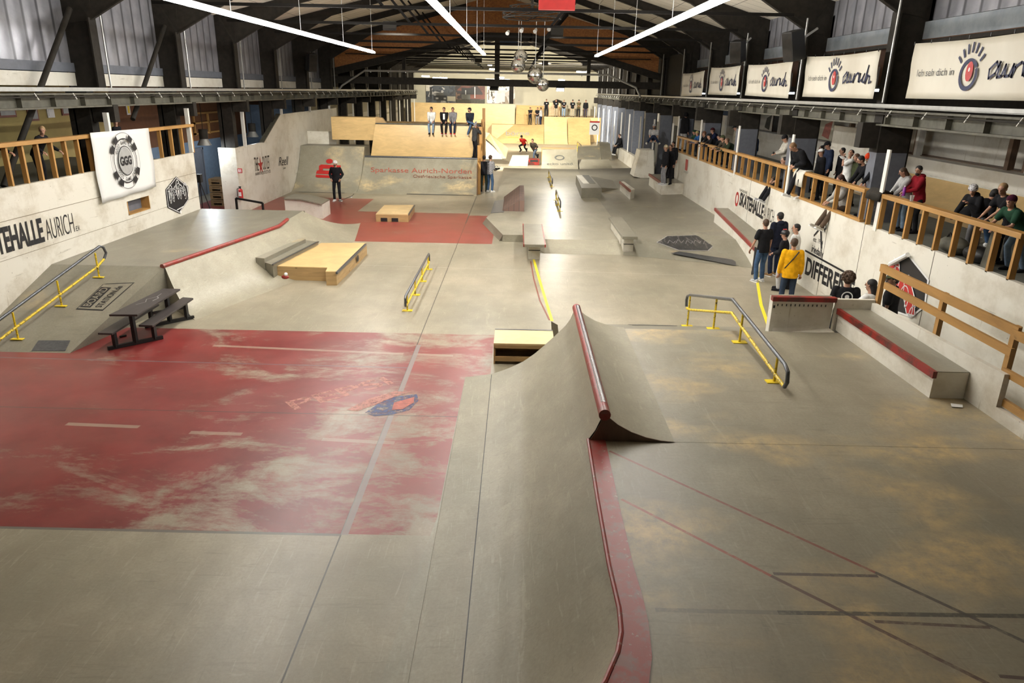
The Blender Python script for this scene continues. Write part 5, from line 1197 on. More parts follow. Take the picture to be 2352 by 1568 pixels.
# pendant lamps in the left side room
for px, py, lb in ((469, 326, 'black pendant lamp hanging before the blue wall, nearer'), (580, 308, 'black pendant lamp hanging beside the dark column, farther')):
    c = GX(px, py, -12.3); T = thing('pendant_lamp', lb, 'lamp', c)
    MB().tube([c + V(0, 0, .12), c + V(0, 0, .48)], [.16, .17], 14).build('housing', 'steel', T, smooth=True); MB().tube([c + V(0, 0, -.12), c + V(0, 0, .12)], [.27, .15], 14, cap=False).build('reflector', 'galv', T, smooth=True); MB().tube([c + V(0, 0, .48), (c.x, c.y, 4.95)], .012, 5).build('cable', 'steel', T)
    l = D.lights.new('bulb', 'POINT'); l.energy = 140; l.shadow_soft_size = .1; l.color = (.85, .93, 1); o = D.objects.new('bulb', l); COL.objects.link(o); o.parent = T; o.location = (0, 0, -.16)
# pallets, extinguisher, sign, tripod
T = None
c = G(512, 478); 
for k in range(4):
    z_ = k * .33 if False else k * .30; x0 = GY(485, 470, 31.2).x; x1 = GY(541, 470, 31.2).x
    T = thing('pallet', 'wooden pallet in the stack beside the white pillar, %s' % ['lowest', 'second from below', 'third from below', 'topmost'][k], 'pallet', (x0, 31.2, z_), 'stacked wooden pallets')
    b = MB()
    for j in range(3): b.box(x0 + (x1 - x0) * j / 2 - (.0 if j == 0 else .12 if j == 2 else .06), x0 + (x1 - x0) * j / 2 + (.12 if j == 0 else 0 if j == 2 else .06), 31.2, 32.0, z_ + .04, z_ + .22)
    b.build('block', 'pallet', T); MB().box(x0, x1, 31.2, 32.0, z_ + .22, z_ + .27).box(x0, x1, 31.2, 32.0, z_, z_ + .04).box(x0, x1, 31.19, 31.24, z_ + .14, z_ + .2).build('board', 'pallet', T)
c = GY(553, 444, 29.3); T = thing('fire_extinguisher', 'red fire extinguisher on the white pillar', 'extinguisher', c - V(0, 0, .28))
MB().tube([c + V(0, 0, -.27), c + V(0, 0, -.25), c + V(0, 0, .14), c + V(0, 0, .19)], [.06, .085, .085, .04], 14).build('cylinder', 'redink', T, smooth=True); MB().tube([c + V(0, 0, .19), c + V(0, 0, .27)], .03, 8).box(c.x - .06, c.x + .04, c.y - .02, c.y + .02, c.z + .25, c.z + .28).build('valve', 'black', T); MB().tube([c + V(.0, -.03, .24), c + V(-.12, -.03, .18), c + V(-.13, -.03, -.1), c + V(-.09, -.05, -.18)], .014, 6).build('hose', 'black', T); MB().box(c.x - .05, c.x + .05, c.y - .09, c.y - .08, c.z - .1, c.z + .06).build('label', 'whiteink', T)
c = GY(551, 392, 29.385); T = thing('safety_sign', 'small red and white fire sign on the white pillar', 'sign', c); MB().box(c.x - .09, c.x + .09, c.y, c.y + .01, c.z - .09, c.z + .09).build('plate', 'redink', T); MB().box(c.x - .06, c.x - .01, c.y - .004, c.y, c.z - .06, c.z + .06).box(c.x + .02, c.x + .05, c.y - .004, c.y, c.z - .06, c.z + .06).build('pictogram', 'whiteink', T)
p = GX(457, 402, -12.0); T = thing('tripod', 'black tripod stand leaning at the end of the left wall', 'tripod', (p.x, p.y, 0))
for q in ((-.2, -.25), (.35, .1), (-.2, .4)): MB().tube([(p.x, p.y, 1.55), (p.x + q[0], p.y + q[1], 0)], .02, 6).build('leg', 'black', T)
MB().box(p.x - .08, p.x + .08, p.y - .1, p.y + .1, 1.5, 1.8).build('head', 'black', T)
# framed pictures on the mustard wall
for px, py, wd, lb in ((15, 253, .75, 'leftmost framed picture on the mustard wall'), (75, 262, .5, 'framed picture beside the diagonal tube on the mustard wall'), (115, 255, .35, 'white notice sheet on the mustard wall'), (155, 250, .7, 'framed picture in the middle of the mustard wall'), (207, 257, .5, 'framed picture just left of the big column'), (294, 251, .25, 'small yellow notice right of the big column')):
    c = GX(px, py, -14.98); T = thing('picture', lb, 'picture', c); MB().box(-14.99, -14.96, c.y - wd / 2, c.y + wd / 2, c.z - .2, c.z + .3).build('frame', 'brownink' if 'framed' in lb else 'whiteink', T)
    MB().box(-14.96, -14.95, c.y - wd / 2 + .06, c.y + wd / 2 - .06, c.z - .14, c.z + .24).build('sheet', 'greyink' if 'framed' in lb else ('yellowplate' if 'yellow' in lb else 'whiteink'), T)
# prints between the posts of the right outer wall
for px, py, h_, m_, lb, bits in ((1617, 285, .8, 'whiteink', 'white and red print on the right outer wall behind the hooded man', 'redink'), (1680, 285, .9, 'steel', 'dark print on the right outer wall left of the post', 'greyink'), (1760, 283, .95, 'white', 'pale collage print on the right outer wall', 'steel2'), (1893, 300, 1.0, 'plaster', 'tan and rust brown print on the right outer wall', 'redworn')):
    c = GX(px, py, 12.4); T = thing('wall_print', lb, 'print', c); MB().box(12.38, 12.41, c.y - .9, c.y + .9, 3.35, 4.2).build('sheet', m_, T)
    MB().prism([V(12.37, c.y - .6, 3.4), V(12.37, c.y + .1, 3.5), V(12.37, c.y - .1, 3.95), V(12.37, c.y - .75, 4.1)], (.01, 0, 0)).build('printed_patch', bits, T)
c = GX(1573, 382, 8)
# no entry style sign at the far right column
c = GY(1367, 293, 60); T = thing('sign_board', 'white notice board with a round black and red symbol at the far right column', 'sign', c); MB().box(c.x - .45, c.x + .35, 60, 60.03, c.z - .55, c.z + .5).build('board', 'whiteink', T)
decal('symbol', ringpolys(V(c.x - .05, 59.99, c.z), .16, .24, (1, 0, 0), (0, 0, 1)), 'ink', T, (0, -1, 0)); MB().box(c.x - .45, c.x + .35, 59.98, 60, c.z + .38, c.z + .5).build('red_band', 'redink', T)
# things on the gallery rail and floor
c = G(1480, 0) 
c = GX(2093, 462, 8.06); T = thing('plastic_cup', 'clear plastic cup standing on the right gallery rail', 'cup', V(8.06, c.y, 3.02)); c = V(8.06, c.y, 3.02)
t = NT('clear plastic'); t.b.inputs['Transmission Weight'].default_value = .8; M['plastic'] = t.out((.8, .8, .8), .15)
MB().tube([c, c + V(0, 0, .12)], [.03, .042], 12, cap=False).tube([c, c + V(0, 0, .004)], .03, 12).build('cup_wall', 'plastic', T, smooth=True)
y = GX(1835, 400, 7.95).y
rows = [[V(x, y + dy, z_) for dy in (-.35, -.1, .15, .35)] for x, z_ in ((8.2, 3.06), (8.0, 3.05), (7.93, 2.95), (7.92, 2.75), (7.93, 2.6 ))]
o = MB().grid(rows).build('draped_towel', 'white2', label='white towel draped over the right gallery rail', cat='towel', smooth=True); o.modifiers.new('s', 'SOLIDIFY').thickness = .03
y = GX(2010, 430, 7.95).y
rows = [[V(x + .03 * math.sin(dy * 20), y + dy, z_) for dy in (-.3, -.15, 0, .15, .3)] for x, z_ in ((8.2, 3.04), (8.05, 3.1), (7.93, 3.0), (7.92, 2.85))]
o = MB().grid(rows).build('draped_jacket', 'steel', label='dark jacket draped over the rail before the big column', cat='jacket', smooth=True); o.modifiers.new('s', 'SOLIDIFY').thickness = .05
def board(loc, d, n, label, deck='black', grp=None):
    T = thing('skateboard', label, 'skateboard', loc); loc = Vector(loc); d = Vector(d).normalized(); n = Vector(n).normalized(); s_ = d.cross(n).normalized()
    rows = []
    for k in range(13):
        t_ = k / 12 * 2 - 1; w_ = .10 * (1 - max(0, abs(t_) - .72) ** 2 * 9); lift = max(0, abs(t_) - .6) ** 2 * .35
        rows.append([loc + d * t_ * .40 + s_ * w_ * q + n * (lift + abs(q) * .004) for q in (-1, -.5, 0, .5, 1)])
    o = MB().grid(rows).build('deck', deck, T, smooth=True); o.modifiers.new('s', 'SOLIDIFY').thickness = .012
    for e in (-.24, .24):
        p = loc + d * e - n * .04; MB().tube([p - s_ * .08, p + s_ * .08], .014, 6).build('truck', 'galv', T)
        for q in (-1, 1): MB().tube([p + s_ * (.085 * q) - s_ * .016, p + s_ * (.085 * q) + s_ * .016], .027, 10).build('wheel', 'whiteink', T)
    return T
c = GX(2259, 585, 8.14); board((8.22, c.y, 2.55), (.1, .0, 1), (-1, 0, 0), 'skateboard with olive deck standing behind the nearest gallery rail', 'steel2')
c = G(1742, 632); 
board((c.x - .15, c.y, .43), (.05, .15, 1), (-1, -.3, 0), 'black skateboard held upright beside the wall ledge end', 'black')
c = G(790, 463); board((c.x + .15, c.y - .1, .18), (1, .1, .42), (-.42, 0, 1), 'skateboard tipped up under the foot of the man in the white helmet', 'black')
# litter
c = G(2196, 931, ZD + .01); MB().prism([c + V(-.09, -.05, 0), c + V(.05, -.07, 0), c + V(.1, .02, 0), c + V(-.04, .06, 0)], (0, 0, .006)).build('paper_scrap', 'whiteink', label='white paper scrap on the platform below the large ledge', cat='paper')
# gallery bags
for (px, py, x, m_, lb, s_) in ((1765, 440, 8.3, 'brownply', 'dark bag lying behind the rail above the hall name', .25), (2180, 560, 8.3, 'steel2', 'dark green bag behind the nearest gallery rail', .28), (2232, 585, 8.3, 'black', 'black backpack with a pale cap behind the nearest gallery rail', .25)):
    c = GX(px, py, x); T = thing('bag', lb, 'bag', V(x + .1, c.y, 2.2)); c = V(x + .1, c.y, 2.2 + s_ * .6); MB().sph(c, s_, 14, 8, (.8, 1.3, .6)).build('body', m_, T, smooth=True); MB().tube([c + V(-.1, -.1, s_ * .5), c + V(-.12, 0, s_ * .8), c + V(-.1, .1, s_ * .5)], .02, 6).build('strap', 'steel', T)
# ------------------------------------------------------------------ people
PAL = {}
def cmat(c, rough=.95, name='cloth'):
    k = (tuple(c), rough)
    if k not in PAL:
        t = NT('%s %02d' % (name, len(PAL))); f = t.noise(9, 4, .6)
        PAL[k] = t.out(t.mix(t.ramp(f, .35, .7), tuple(x * .8 for x in c), tuple(min(1, x * 1.2) for x in c)), rough, spec=.12 if rough > .9 else None)
    return PAL[k]
SKIN = cmat((.44, .24, .16), .55, 'skin'); SKIN2 = cmat((.22, .115, .07), .55, 'skin'); EYE = M['ink']
BLK = (.014, .014, .016); NAVY = (.02, .028, .055); JEAN = (.055, .10, .18); LJEAN = (.20, .28, .38); WHT = (.68, .68, .66); GRY = (.20, .20, .21); LGR = (.42, .42, .42)
TAN = (.40, .34, .23); OLV = (.06, .07, .035); HBR = (.06, .032, .016); HDK = (.012, .010, .009); HBL = (.30, .19, .09); RED = (.5, .03, .02); MAR = (.22, .012, .02); YEL = (.72, .36, .01); GRN = (.02, .06, .035)
pend = []
def rot2(v, a): c, s = math.cos(a), math.sin(a); return V(v[0] * c - v[1] * s, v[0] * s + v[1] * c, v[2])
def ik(a, b, l1, l2, pole):
    d = b - a; L = d.length
    if L > (l1 + l2) * .995: b = a + d * ((l1 + l2) * .995 / L); d = b - a; L = d.length
    L = max(L, abs(l1 - l2) + .02); u = d.normalized(); x = (l1 * l1 - l2 * l2 + L * L) / (2 * L); h = math.sqrt(max(0, l1 * l1 - x * x))
    p = pole - u * pole.dot(u); p = p.normalized() if p.length > 1e-4 else V(0, 0, 1)
    return a + u * x + p * h, b
def loft(b, secs, n=14, mi=0):
    """closed loft of ellipses: (centre, xaxis, yaxis, rx, ry)"""
    vs = []; fs = []
    for c, xa, ya, rx, ry in secs:
        for k in range(n): a = 2 * math.pi * k / n; vs.append(c + xa * (math.cos(a) * rx) + ya * (math.sin(a) * ry))
    m = len(secs)
    for i in range(m - 1):
        for k in range(n): k2 = (k + 1) % n; fs.append((i * n + k, i * n + k2, (i + 1) * n + k2, (i + 1) * n + k))
    fs.append(tuple(range(n - 1, -1, -1))); fs.append(tuple((m - 1) * n + k for k in range(n))); b.add(vs, fs, mi)
def limb(b, pts, rs, n=10):
    b.tube(pts, list(rs), n)
    for p, r in zip(pts, rs): b.sph(p, r * 1.0, n, 6)
def person(label, at, yaw=90, pose='stand', S=1.0, mode='z', floor=0.0, x=8.65, shirt=BLK, pants=BLK, shoe=BLK, hair=HBR, hat=None, hatc=BLK, long=False, sleeve='long', bulk=0.012, skin=None,
           hyaw=0, hpitch=0, lean=None, hands=None, feet=None, group=None, hood=False, vox=None, ex=None, seat=None, turn=0, bag=None, print_=None, curly=False, beard=False):
    skin = skin or SKIN; a = math.radians(yaw)
    pz, pitch = .95, 3.0; HL, HR = V(-.27, .06, .78), V(.27, .06, .78); FL, FR = V(-.12, 0, .08), V(.12, .04, .08); kpole = V(0, 1, 0); py_ = 0.0
    if pose == 'stand': pass
    elif pose == 'lean': pitch = 48; pz = .90; HL, HR = V(-.16, .68, .90), V(.14, .70, .90); py_ = -.02; FL, FR = V(-.12, -.12, .08), V(.12, .02, .08); hpitch = hpitch or -30
    elif pose == 'leanlow': pitch = 62; pz = .88; HL, HR = V(-.14, .78, .86), V(.12, .80, .84); FL, FR = V(-.12, -.12, .08), V(.12, .02, .08); hpitch = hpitch or -40
    elif pose == 'sit': pz = .10; HL, HR = V(-.13, .36, .16), V(.13, .38, .16); FL, FR = V(-.10, .50, -.42), V(.11, .52, -.42); pitch = 14
    elif pose == 'chair': pz = .50; HL, HR = V(-.10, .38, .62), V(.10, .38, .62); FL, FR = V(-.16, .52, .08), V(.16, .54, .08); pitch = 18
    elif pose == 'skate': pz = .66; pitch = 42; HL, HR = V(-.45, .25, .72), V(.45, .15, .80); FL, FR = V(-.22, .0, .20), V(.24, .08, .20)
    elif pose == 'push': pz = .80; pitch = 50; HL, HR = V(-.40, .55, .95), V(.35, -.25, .75); FL, FR = V(-.08, .25, .12), V(.15, -.75, .22)
    if ex == 'cross': HL, HR = V(.12, .24, 1.13), V(-.12, .26, 1.10)
    if ex == 'hips': HL, HR = V(-.20, .10, 1.0), V(.20, .10, 1.0)
    if ex == 'front': HL, HR = V(-.05, .28, 1.08), V(.06, .28, 1.08)
    if ex == 'cam': HL, HR = V(-.06, .26, 1.50), V(.08, .24, 1.48)
    if ex == 'phone': HL, HR = V(-.04, .36, 1.12), V(.08, .36, 1.12)
    if ex == 'reach': HL, HR = V(-.50, .42, .88), V(.22, .42, .95)
    if ex == 'drink': HL, HR = V(-.05, .22, 1.52), V(.27, .06, .80)
    if hands: HL, HR = V(*hands[0]), V(*hands[1])
    if feet: FL, FR = V(*feet[0]), V(*feet[1])
    if lean is not None: pitch = lean
    if seat is not None: pz = seat
    pr = math.radians(pitch); up = V(0, math.sin(pr), math.cos(pr)); fw = V(0, math.cos(pr), -math.sin(pr)); rt_ = V(1, 0, 0)
    tr = math.radians(turn); rt_ = V(math.cos(tr), math.sin(tr) * math.cos(pr), 0).normalized(); fw = up.cross(rt_).normalized()
    pel = V(0, py_, pz); wa = pel + up * .17; ch = pel + up * .36; nb_ = pel + up * .52
    hp = pr * .55 + math.radians(hpitch) * 1.0; hp = max(-.5, min(1.0, hp * .8))
    hupv = V(0, math.sin(hp), math.cos(hp)); hy = math.radians(hyaw)
    neck_t = nb_ + (up * .5 + hupv * .5) * .08; hc = neck_t + hupv * .115
    hf = rot2(V(0, math.cos(hp), -math.sin(hp)), hy); hu = rot2(V(0, math.sin(hp), math.cos(hp)), hy) if abs(hp) > .01 else V(0, 0, 1)
    hu = (hu - hf * hu.dot(hf)).normalized(); hr = hf.cross(hu)
    hc = neck_t + hupv * .10 + hf * .02; topz = (hc + hu * .125).z; topoff = hc
    # placement
    if mode == 'z':
        g_ = G(at[0], at[1], floor + topz * S); o = rot2(V(topoff.x * S, topoff.y * S, 0), a); root = V(g_.x - o.x, g_.y - o.y, floor)
    elif mode == 'x':
        for it in range(4):
            o = rot2(V(topoff.x * S, topoff.y * S, 0), a); g_ = GX(at[0], at[1], x + o.x); S = max(.78, min(1.12, (g_.z - floor) / topz))
        root = V(x, g_.y - o.y, floor)
    else: root = V(*at)
    W = lambda p: root + rot2(p * S, a)
    Wd = lambda p: rot2(p, a)
    T = thing('person', label, 'person', root, group)
    shl, shr = nb_ - rt_ * .185 - up * .035, nb_ + rt_ * .185 - up * .035
    el, hl = ik(shl, HL, .285, .25, V(-.5, -.5, -.6)); er, hr_ = ik(shr, HR, .285, .25, V(.5, -.5, -.6))
    hpl, hpr = pel - rt_ * .095 - up * .02, pel + rt_ * .095 - up * .02
    kl, al = ik(hpl, FL, .43, .43, V(-.15, 1, .25)); kr, ar = ik(hpr, FR, .43, .43, V(.15, 1, .25))
    vs_ = vox or (.019 if root.y < 30 else .026); R_ = S
    def tor(b, m, upto=1.0, lo=-.08):
        secs = [(pel + up * lo, .150, .105), (pel + up * .04, .158, .112), (wa, .140, .102), (ch, .165, .115), (nb_ - up * .07, .175, .098), (nb_ - up * .01, .12, .075), (nb_ + up * .025, .07, .06)]
        loft(b, [(W(c), Wd(rt_), Wd(fw), (rx + m) * R_, (ry + m) * R_) for c, rx, ry in secs])
    # body
    b = MB(); tor(b, -.012)
    limb(b, [W(nb_ - up * .03), W(neck_t + hupv * .05)], [.056 * R_, .052 * R_])
    ell = lambda c, rx, ry, rz, n=16: loft(b, [(c + Wd(hu) * (rz * R_ * math.sin(q)), Wd(hr), Wd(hf), max(.002, rx * math.cos(q)) * R_, max(.002, ry * math.cos(q)) * R_) for q in [math.pi * (k / 8 - .5) for k in range(9)]], n)
    ell(W(hc + hu * .025), .076, .095, .098); ell(W(hc - hu * .055 + hf * .022), .055, .066, .065)
    for s_, e_, h_ in ((shl, el, hl), (shr, er, hr_)):
        limb(b, [W(s_), W(s_.lerp(e_, .4)), W(e_), W(e_.lerp(h_, .35)), W(h_)], [.055 * R_, .045 * R_, .038 * R_, .038 * R_, .026 * R_])
        d = (h_ - e_).normalized(); limb(b, [W(h_ + d * .02), W(h_ + d * .065)], [.03 * R_, .033 * R_], 8)
    for h_, k_, f_ in ((hpl, kl, al), (hpr, kr, ar)):
        limb(b, [W(h_), W(h_.lerp(k_, .45)), W(k_), W(k_.lerp(f_, .35)), W(f_)], [.082 * R_, .068 * R_, .05 * R_, .05 * R_, .034 * R_])
    post = MB()
    for s_ in (-1, 1):
        post.sph(W(hc + hf * .092 + hr * (.032 * s_) + hu * .022), .0075 * R_, 6, 4, mi=1)
        post.sph(W(hc + hr * (.078 * s_) + hu * .005), .018 * R_, 6, 4, (1, 1, 1.4))
        q = W(hc + hf * .095 + hr * (.032 * s_) + hu * .045); post.beam(q - Wd(hr) * .016 * R_, q + Wd(hr) * .014 * R_, .005, .004, mi=1)
    post.tube([W(hc + hf * .09 + hu * .025), W(hc + hf * .112 - hu * .012), W(hc + hf * .09 - hu * .02)], [.008 * R_, .015 * R_, .008 * R_], 6)
    q = W(hc + hf * .089 - hu * .052); post.beam(q - Wd(hr) * .022 * R_, q + Wd(hr) * .022 * R_, .012, .007, mi=1)
    for sd, e_, h_ in ((-1, el, hl), (1, er, hr_)):
        d = (h_ - e_).normalized(); pn = V(0, 0, -1) - d * d.dot(V(0, 0, -1)); pn = pn.normalized() if pn.length > .2 else V(0, 1, 0); sdv = d.cross(pn)
        if pose in ('lean', 'leanlow') or ex: pass
        for k in range(4):
            o = h_ + d * .08 + sdv * (.018 * (k - 1.5)); l = (.07, .08, .075, .058)[k]
            post.tube([W(o), W(o + d * l * .5 + pn * .008), W(o + d * l * .85 + pn * .03), W(o + d * l * .8 + pn * .048)], [.010 * R_, .0095 * R_, .009 * R_, .008 * R_], 5)
        o = h_ + d * .035 - sdv * (.028 * sd * (1)); post.tube([W(o), W(o + d * .03 - sdv * (.022 * sd) + pn * .015), W(o + d * .055 - sdv * (.02 * sd) + pn * .032)], [.012 * R_, .011 * R_, .009 * R_], 5)
    pend.append((b, post, 'body', [skin, EYE], T, vs_, None))
    # shirt
    m = .018 + bulk; b = MB(); tor(b, m, lo=-.10 if bulk < .015 else -.14)
    if hood: b.sph(W(nb_ - fw * .07 + up * .02), .10 * R_, 10, 6, (1.1, 1.1, .7))
    for s_, e_, h_ in ((shl, el, hl), (shr, er, hr_)):
        if sleeve == 'long': limb(b, [W(s_), W(s_.lerp(e_, .5)), W(e_), W(e_.lerp(h_, .5)), W(e_.lerp(h_, .92))], [(.062 + bulk) * R_, (.056 + bulk) * R_, (.05 + bulk) * R_, (.046 + bulk) * R_, (.036 + bulk * .6) * R_])
        else: limb(b, [W(s_), W(s_.lerp(e_, .62))], [(.066 + bulk) * R_, (.062 + bulk) * R_])
    nm = 'jacket' if bulk > .02 else 'hoodie' if hood else 'shirt'
    pend.append((b, None, nm, [cmat(shirt)], T, vs_, None))
    # trousers
    b = MB(); loft(b, [(W(c), Wd(rt_), Wd(fw), rx * R_, ry * R_) for c, rx, ry in ((pel - up * .10, .14, .11), (pel, .168, .122), (pel + up * .06, .158, .115))])
    for h_, k_, f_ in ((hpl, kl, al), (hpr, kr, ar)): limb(b, [W(h_), W(h_.lerp(k_, .5)), W(k_), W(k_.lerp(f_, .5)), W(k_.lerp(f_, .93))], [.092 * R_, .085 * R_, .07 * R_, .067 * R_, .062 * R_])
    pend.append((b, None, 'trousers', [cmat(pants)], T, vs_, None))
    for f_, k_, s_ in ((al, kl, -1), (ar, kr, 1)):
        sh = (f_ - k_).normalized(); fd = V(.12 * s_, 1, 0) if sh.z < -.6 else (V(0, 0, 1) - sh * .2).normalized() + V(0, .3, 0)
        fd = fd - sh * fd.dot(sh) * .8; fd.normalize(); dn = V(0, 0, -1) if sh.z < -.85 else sh
        b = MB(); c = f_ + dn * .035
        limb(b, [W(c - fd * .05), W(c + fd * .06), W(c + fd * .15)], [.048 * R_, .046 * R_, .038 * R_], 8); o_ = b
        so = MB().beam(W(c - fd * .09 + dn * .038), W(c + fd * .19 + dn * .030), .085 * R_, .022 * R_, up=Wd(-dn))
        sh_ = b.build('shoe', cmat(shoe), T, smooth=True); so.build('sole', M['whiteink'] if sum(shoe) > .1 else M['black'], sh_)
    # hair and head wear
    def cap(mat_, up_, back, rx, ry, rz, nm, lo=-35):
        b = MB(); c = hc + hu * up_ - hf * back; secs = []
        for k in range(9):
            q = math.radians(lo + (90 - lo) * k / 8); secs.append((W(c + hu * (rz * math.sin(q))), Wd(hr), Wd(hf), max(.002, rx * math.cos(q)) * R_, max(.002, ry * math.cos(q)) * R_))
        loft(b, secs, 14); return b
    if hair is not None:
        r_ = 1.28 if curly else 1.0
        b = cap(None, .045, .020, .086 * r_, .098 * r_, .088 * r_, 'hair', -20)
        b.sph(W(hc - hf * .045 + hu * (-.0)), .078 * R_ * r_, 10, 6, (.98, .8, 1.0))
        if curly:
            random.seed(11)
            for _k in range(70):
                th_ = random.uniform(0, 6.28); ph_ = random.uniform(-.5, 1.5); d_ = hr * math.cos(th_) * math.cos(ph_) - hf * (math.sin(th_) * math.cos(ph_)) + hu * math.sin(ph_)
                if d_.dot(hf) < .45: b.sph(W(hc + hu * .035 - hf * .02 + d_ * .115), .030 * R_, 7, 5)
        if long: b.tube([W(hc - hf * .05), W(hc - hf * .085 - hu * .12), W(hc - hf * .07 - hu * .24)], [.07 * R_, .06 * R_, .03 * R_], 10)
        b.build('hair', cmat(hair, .7, 'hair'), T, smooth=True)
    if beard: MB().sph(W(hc - hu * .075 + hf * .045), .052 * R_, 10, 6, (1, 1, .9)).build('beard', cmat(hair or HBR, .8, 'hair'), T, smooth=True)
    if hat == 'beanie':
        b = cap(None, .05, .008, .092, .108, .098, 'beanie', -12); b.build('beanie', cmat(hatc), T, smooth=True)
    elif hat == 'cap':
        b = cap(None, .055, .005, .090, .106, .082, 'cap', -5); P_ = [hc + hu * .05 + hf * .07 + hr * .07, hc + hu * .045 + hf * .16 + hr * .055, hc + hu * .045 + hf * .175, hc + hu * .045 + hf * .16 - hr * .055, hc + hu * .05 + hf * .07 - hr * .07]
        b.prism([W(q) for q in P_], Wd(hu) * .008); b.build('cap', cmat(hatc), T, smooth=True)
    elif hat == 'helmet':
        b = cap(None, .045, .01, .108, .128, .108, 'helmet', -15); h_ = b.build('helmet', cmat(hatc, .35), T, smooth=True)
        MB().tube([W(hc + hr * .085 + hu * .02), W(hc - hu * .115 + hf * .03), W(hc - hr * .085 + hu * .02)], .007, 5).build('strap', 'black', h_)
    elif hat == 'hoodup':
        b = cap(None, .02, .02, .108, .122, .115, 'hood', -60); b.build('hood', cmat(shirt), T, smooth=True)
    if bag == 'strap':
        MB().tube([W(nb_ + rt_ * .12 - fw * .09), W(ch - fw * .165), W(pel + up * .1 - rt_ * .16 - fw * .08)], .014, 6).tube([W(nb_ + rt_ * .12 + fw * .06), W(ch + fw * .165), W(pel + up * .1 - rt_ * .16 + fw * .08)], .014, 6).build('bag_strap', 'black', T)
    if print_:
        s_ = -1 if print_[0] == 'back' else 1; c = ch + fw * s_ * (.155 + bulk) + up * .02; n_ = Wd(fw) * s_
        if print_[1] == 'ring': decal('printed_ring', ringpolys(W(c), .085 * R_, .105 * R_, Wd(rt_), Wd(up)) + ringpolys(W(c), .0, .04 * R_, Wd(rt_), Wd(up)), 'whiteink', T, n_, .012)
        else: decal('printed_mark', [[W(c + rt_ * q * .07 + up * w_) for q, w_ in ((-1, -.02), (1, -.02), (1, .03), (-1, .03))]], print_[1], T, n_, .012)
    return T, W, dict(hl=hl, hr=hr_, hc=hc, hf=hf, hu=hu, ch=ch, fw=fw, up=up, rt=rt_, Wd=Wd, root=root, S=S, el=el, er=er)

# --- mid hall
person('man in black with a white helmet standing hands on hips before the quarter pipe', (769, 369), 180, ex='hips', S=1.03, shirt=BLK, pants=BLK, shoe=WHT, hat='helmet', hatc=WHT, hyaw=-10, beard=True)
g = 'seated spectators on the plywood wall'
for px, py, lb, kw in ((991, 248, 'person in a white sweater and blue jeans sitting on the plywood wall', dict(shirt=WHT, pants=LJEAN, hair=HDK, hyaw=-25)), (1020, 249, 'person in a black jacket over a white shirt sitting on the plywood wall', dict(shirt=BLK, pants=BLK, hair=HBR, hyaw=-20, shoe=MAR)),
                    (1040, 250, 'person in a grey hoodie sitting on the plywood wall', dict(shirt=GRY, pants=NAVY, hair=HBR, hood=True, shoe=RED, hyaw=15)), (1079, 246, 'bearded person in a black cap and dark jacket sitting on the plywood wall', dict(shirt=(.02, .025, .035), pants=JEAN, hair=HBR, hat='cap', shoe=JEAN, beard=True, hyaw=-70))):
    c = GY(px, 286, 38.85); T, W, J = person(lb, (c.x, 38.98, 3.29), 180, 'sit', S=.90, mode='p', lean=6, **kw, feet=((-.10, .36, -.50), (.10, .38, -.50)) if px != 1079 else ((.10, .36, -.50), (-.32, .42, .02)))
    if px == 1020: MB().prism([W(J['ch'] + J['fw'] * .15 + J['rt'] * q * .055 + J['up'] * w_) for q, w_ in ((-1, -.2), (1, -.2), (1, .12), (-1, .12))], (0, -.012, 0)).build('white_shirt_front', 'whiteink', T); 
T, W, J = person('photographer in a dark jacket and trousers standing on the quarter pipe deck with a camera', (-2.25, 38.42, 1.62), 300, ex='cam', S=1.0, mode='p', shirt=(.05, .05, .05), pants=BLK, hair=GRY, hood=True)
c = W(J['hc'] + J['hf'] * .15); tg = thing('camera', 'black camera held to the photographer\'s eye on the quarter pipe', 'camera', c); MB().box(c.x - .07, c.x + .07, c.y - .04, c.y + .04, c.z - .05, c.z + .05).build('camera_body', 'black', tg); MB().tube([c, c + J['Wd'](J['hf']) * .14], .035, 10).build('lens', 'black', tg)
person('person in a black shirt standing behind the filmer by the stud wall', (1112, 357), 0, S=1.03, shirt=BLK, pants=(.03, .04, .03), hair=HDK, sleeve='short')
T, W, J = person('filmer in a checked shirt and blue jeans holding a video camera by the stud wall', (1127, 356), -40, ex='front', S=1.05, shirt=(.16, .16, .17), pants=JEAN, shoe=WHT, hair=HBR, bulk=.012)
t = NT('checked cloth'); c_ = t.n('ShaderNodeTexChecker'); t.link(t.pos(), c_.inputs[0]); c_.inputs[3].default_value = 26; c_.inputs[1].default_value = (.03, .03, .035, 1); c_.inputs[2].default_value = (.42, .42, .44, 1); CHECK = t.out(c_.outputs[0], .8)
for k, q in enumerate(pend):
    if q[4] is T and q[2] in ('shirt', 'jacket'): pend[k] = (q[0], q[1], q[2], [CHECK], *q[4:])
c = W(V(0, .42, 1.08)); tg = thing('video_camera', 'black handheld video camera with a top handle held by the filmer', 'camera', c); MB().box(c.x - .07, c.x + .09, c.y - .1, c.y + .1, c.z - .06, c.z + .07).build('camera_body', 'black', tg); MB().tube([c + V(.08, .0, .0), c + V(.2, .12, .03)], .05, 10).build('lens', 'black', tg); MB().tube([c + V(-.05, 0, .07), c + V(0, .0, .16), c + V(.1, .03, .16), c + V(.12, .05, .05)], .012, 6).build('handle', 'black', tg)
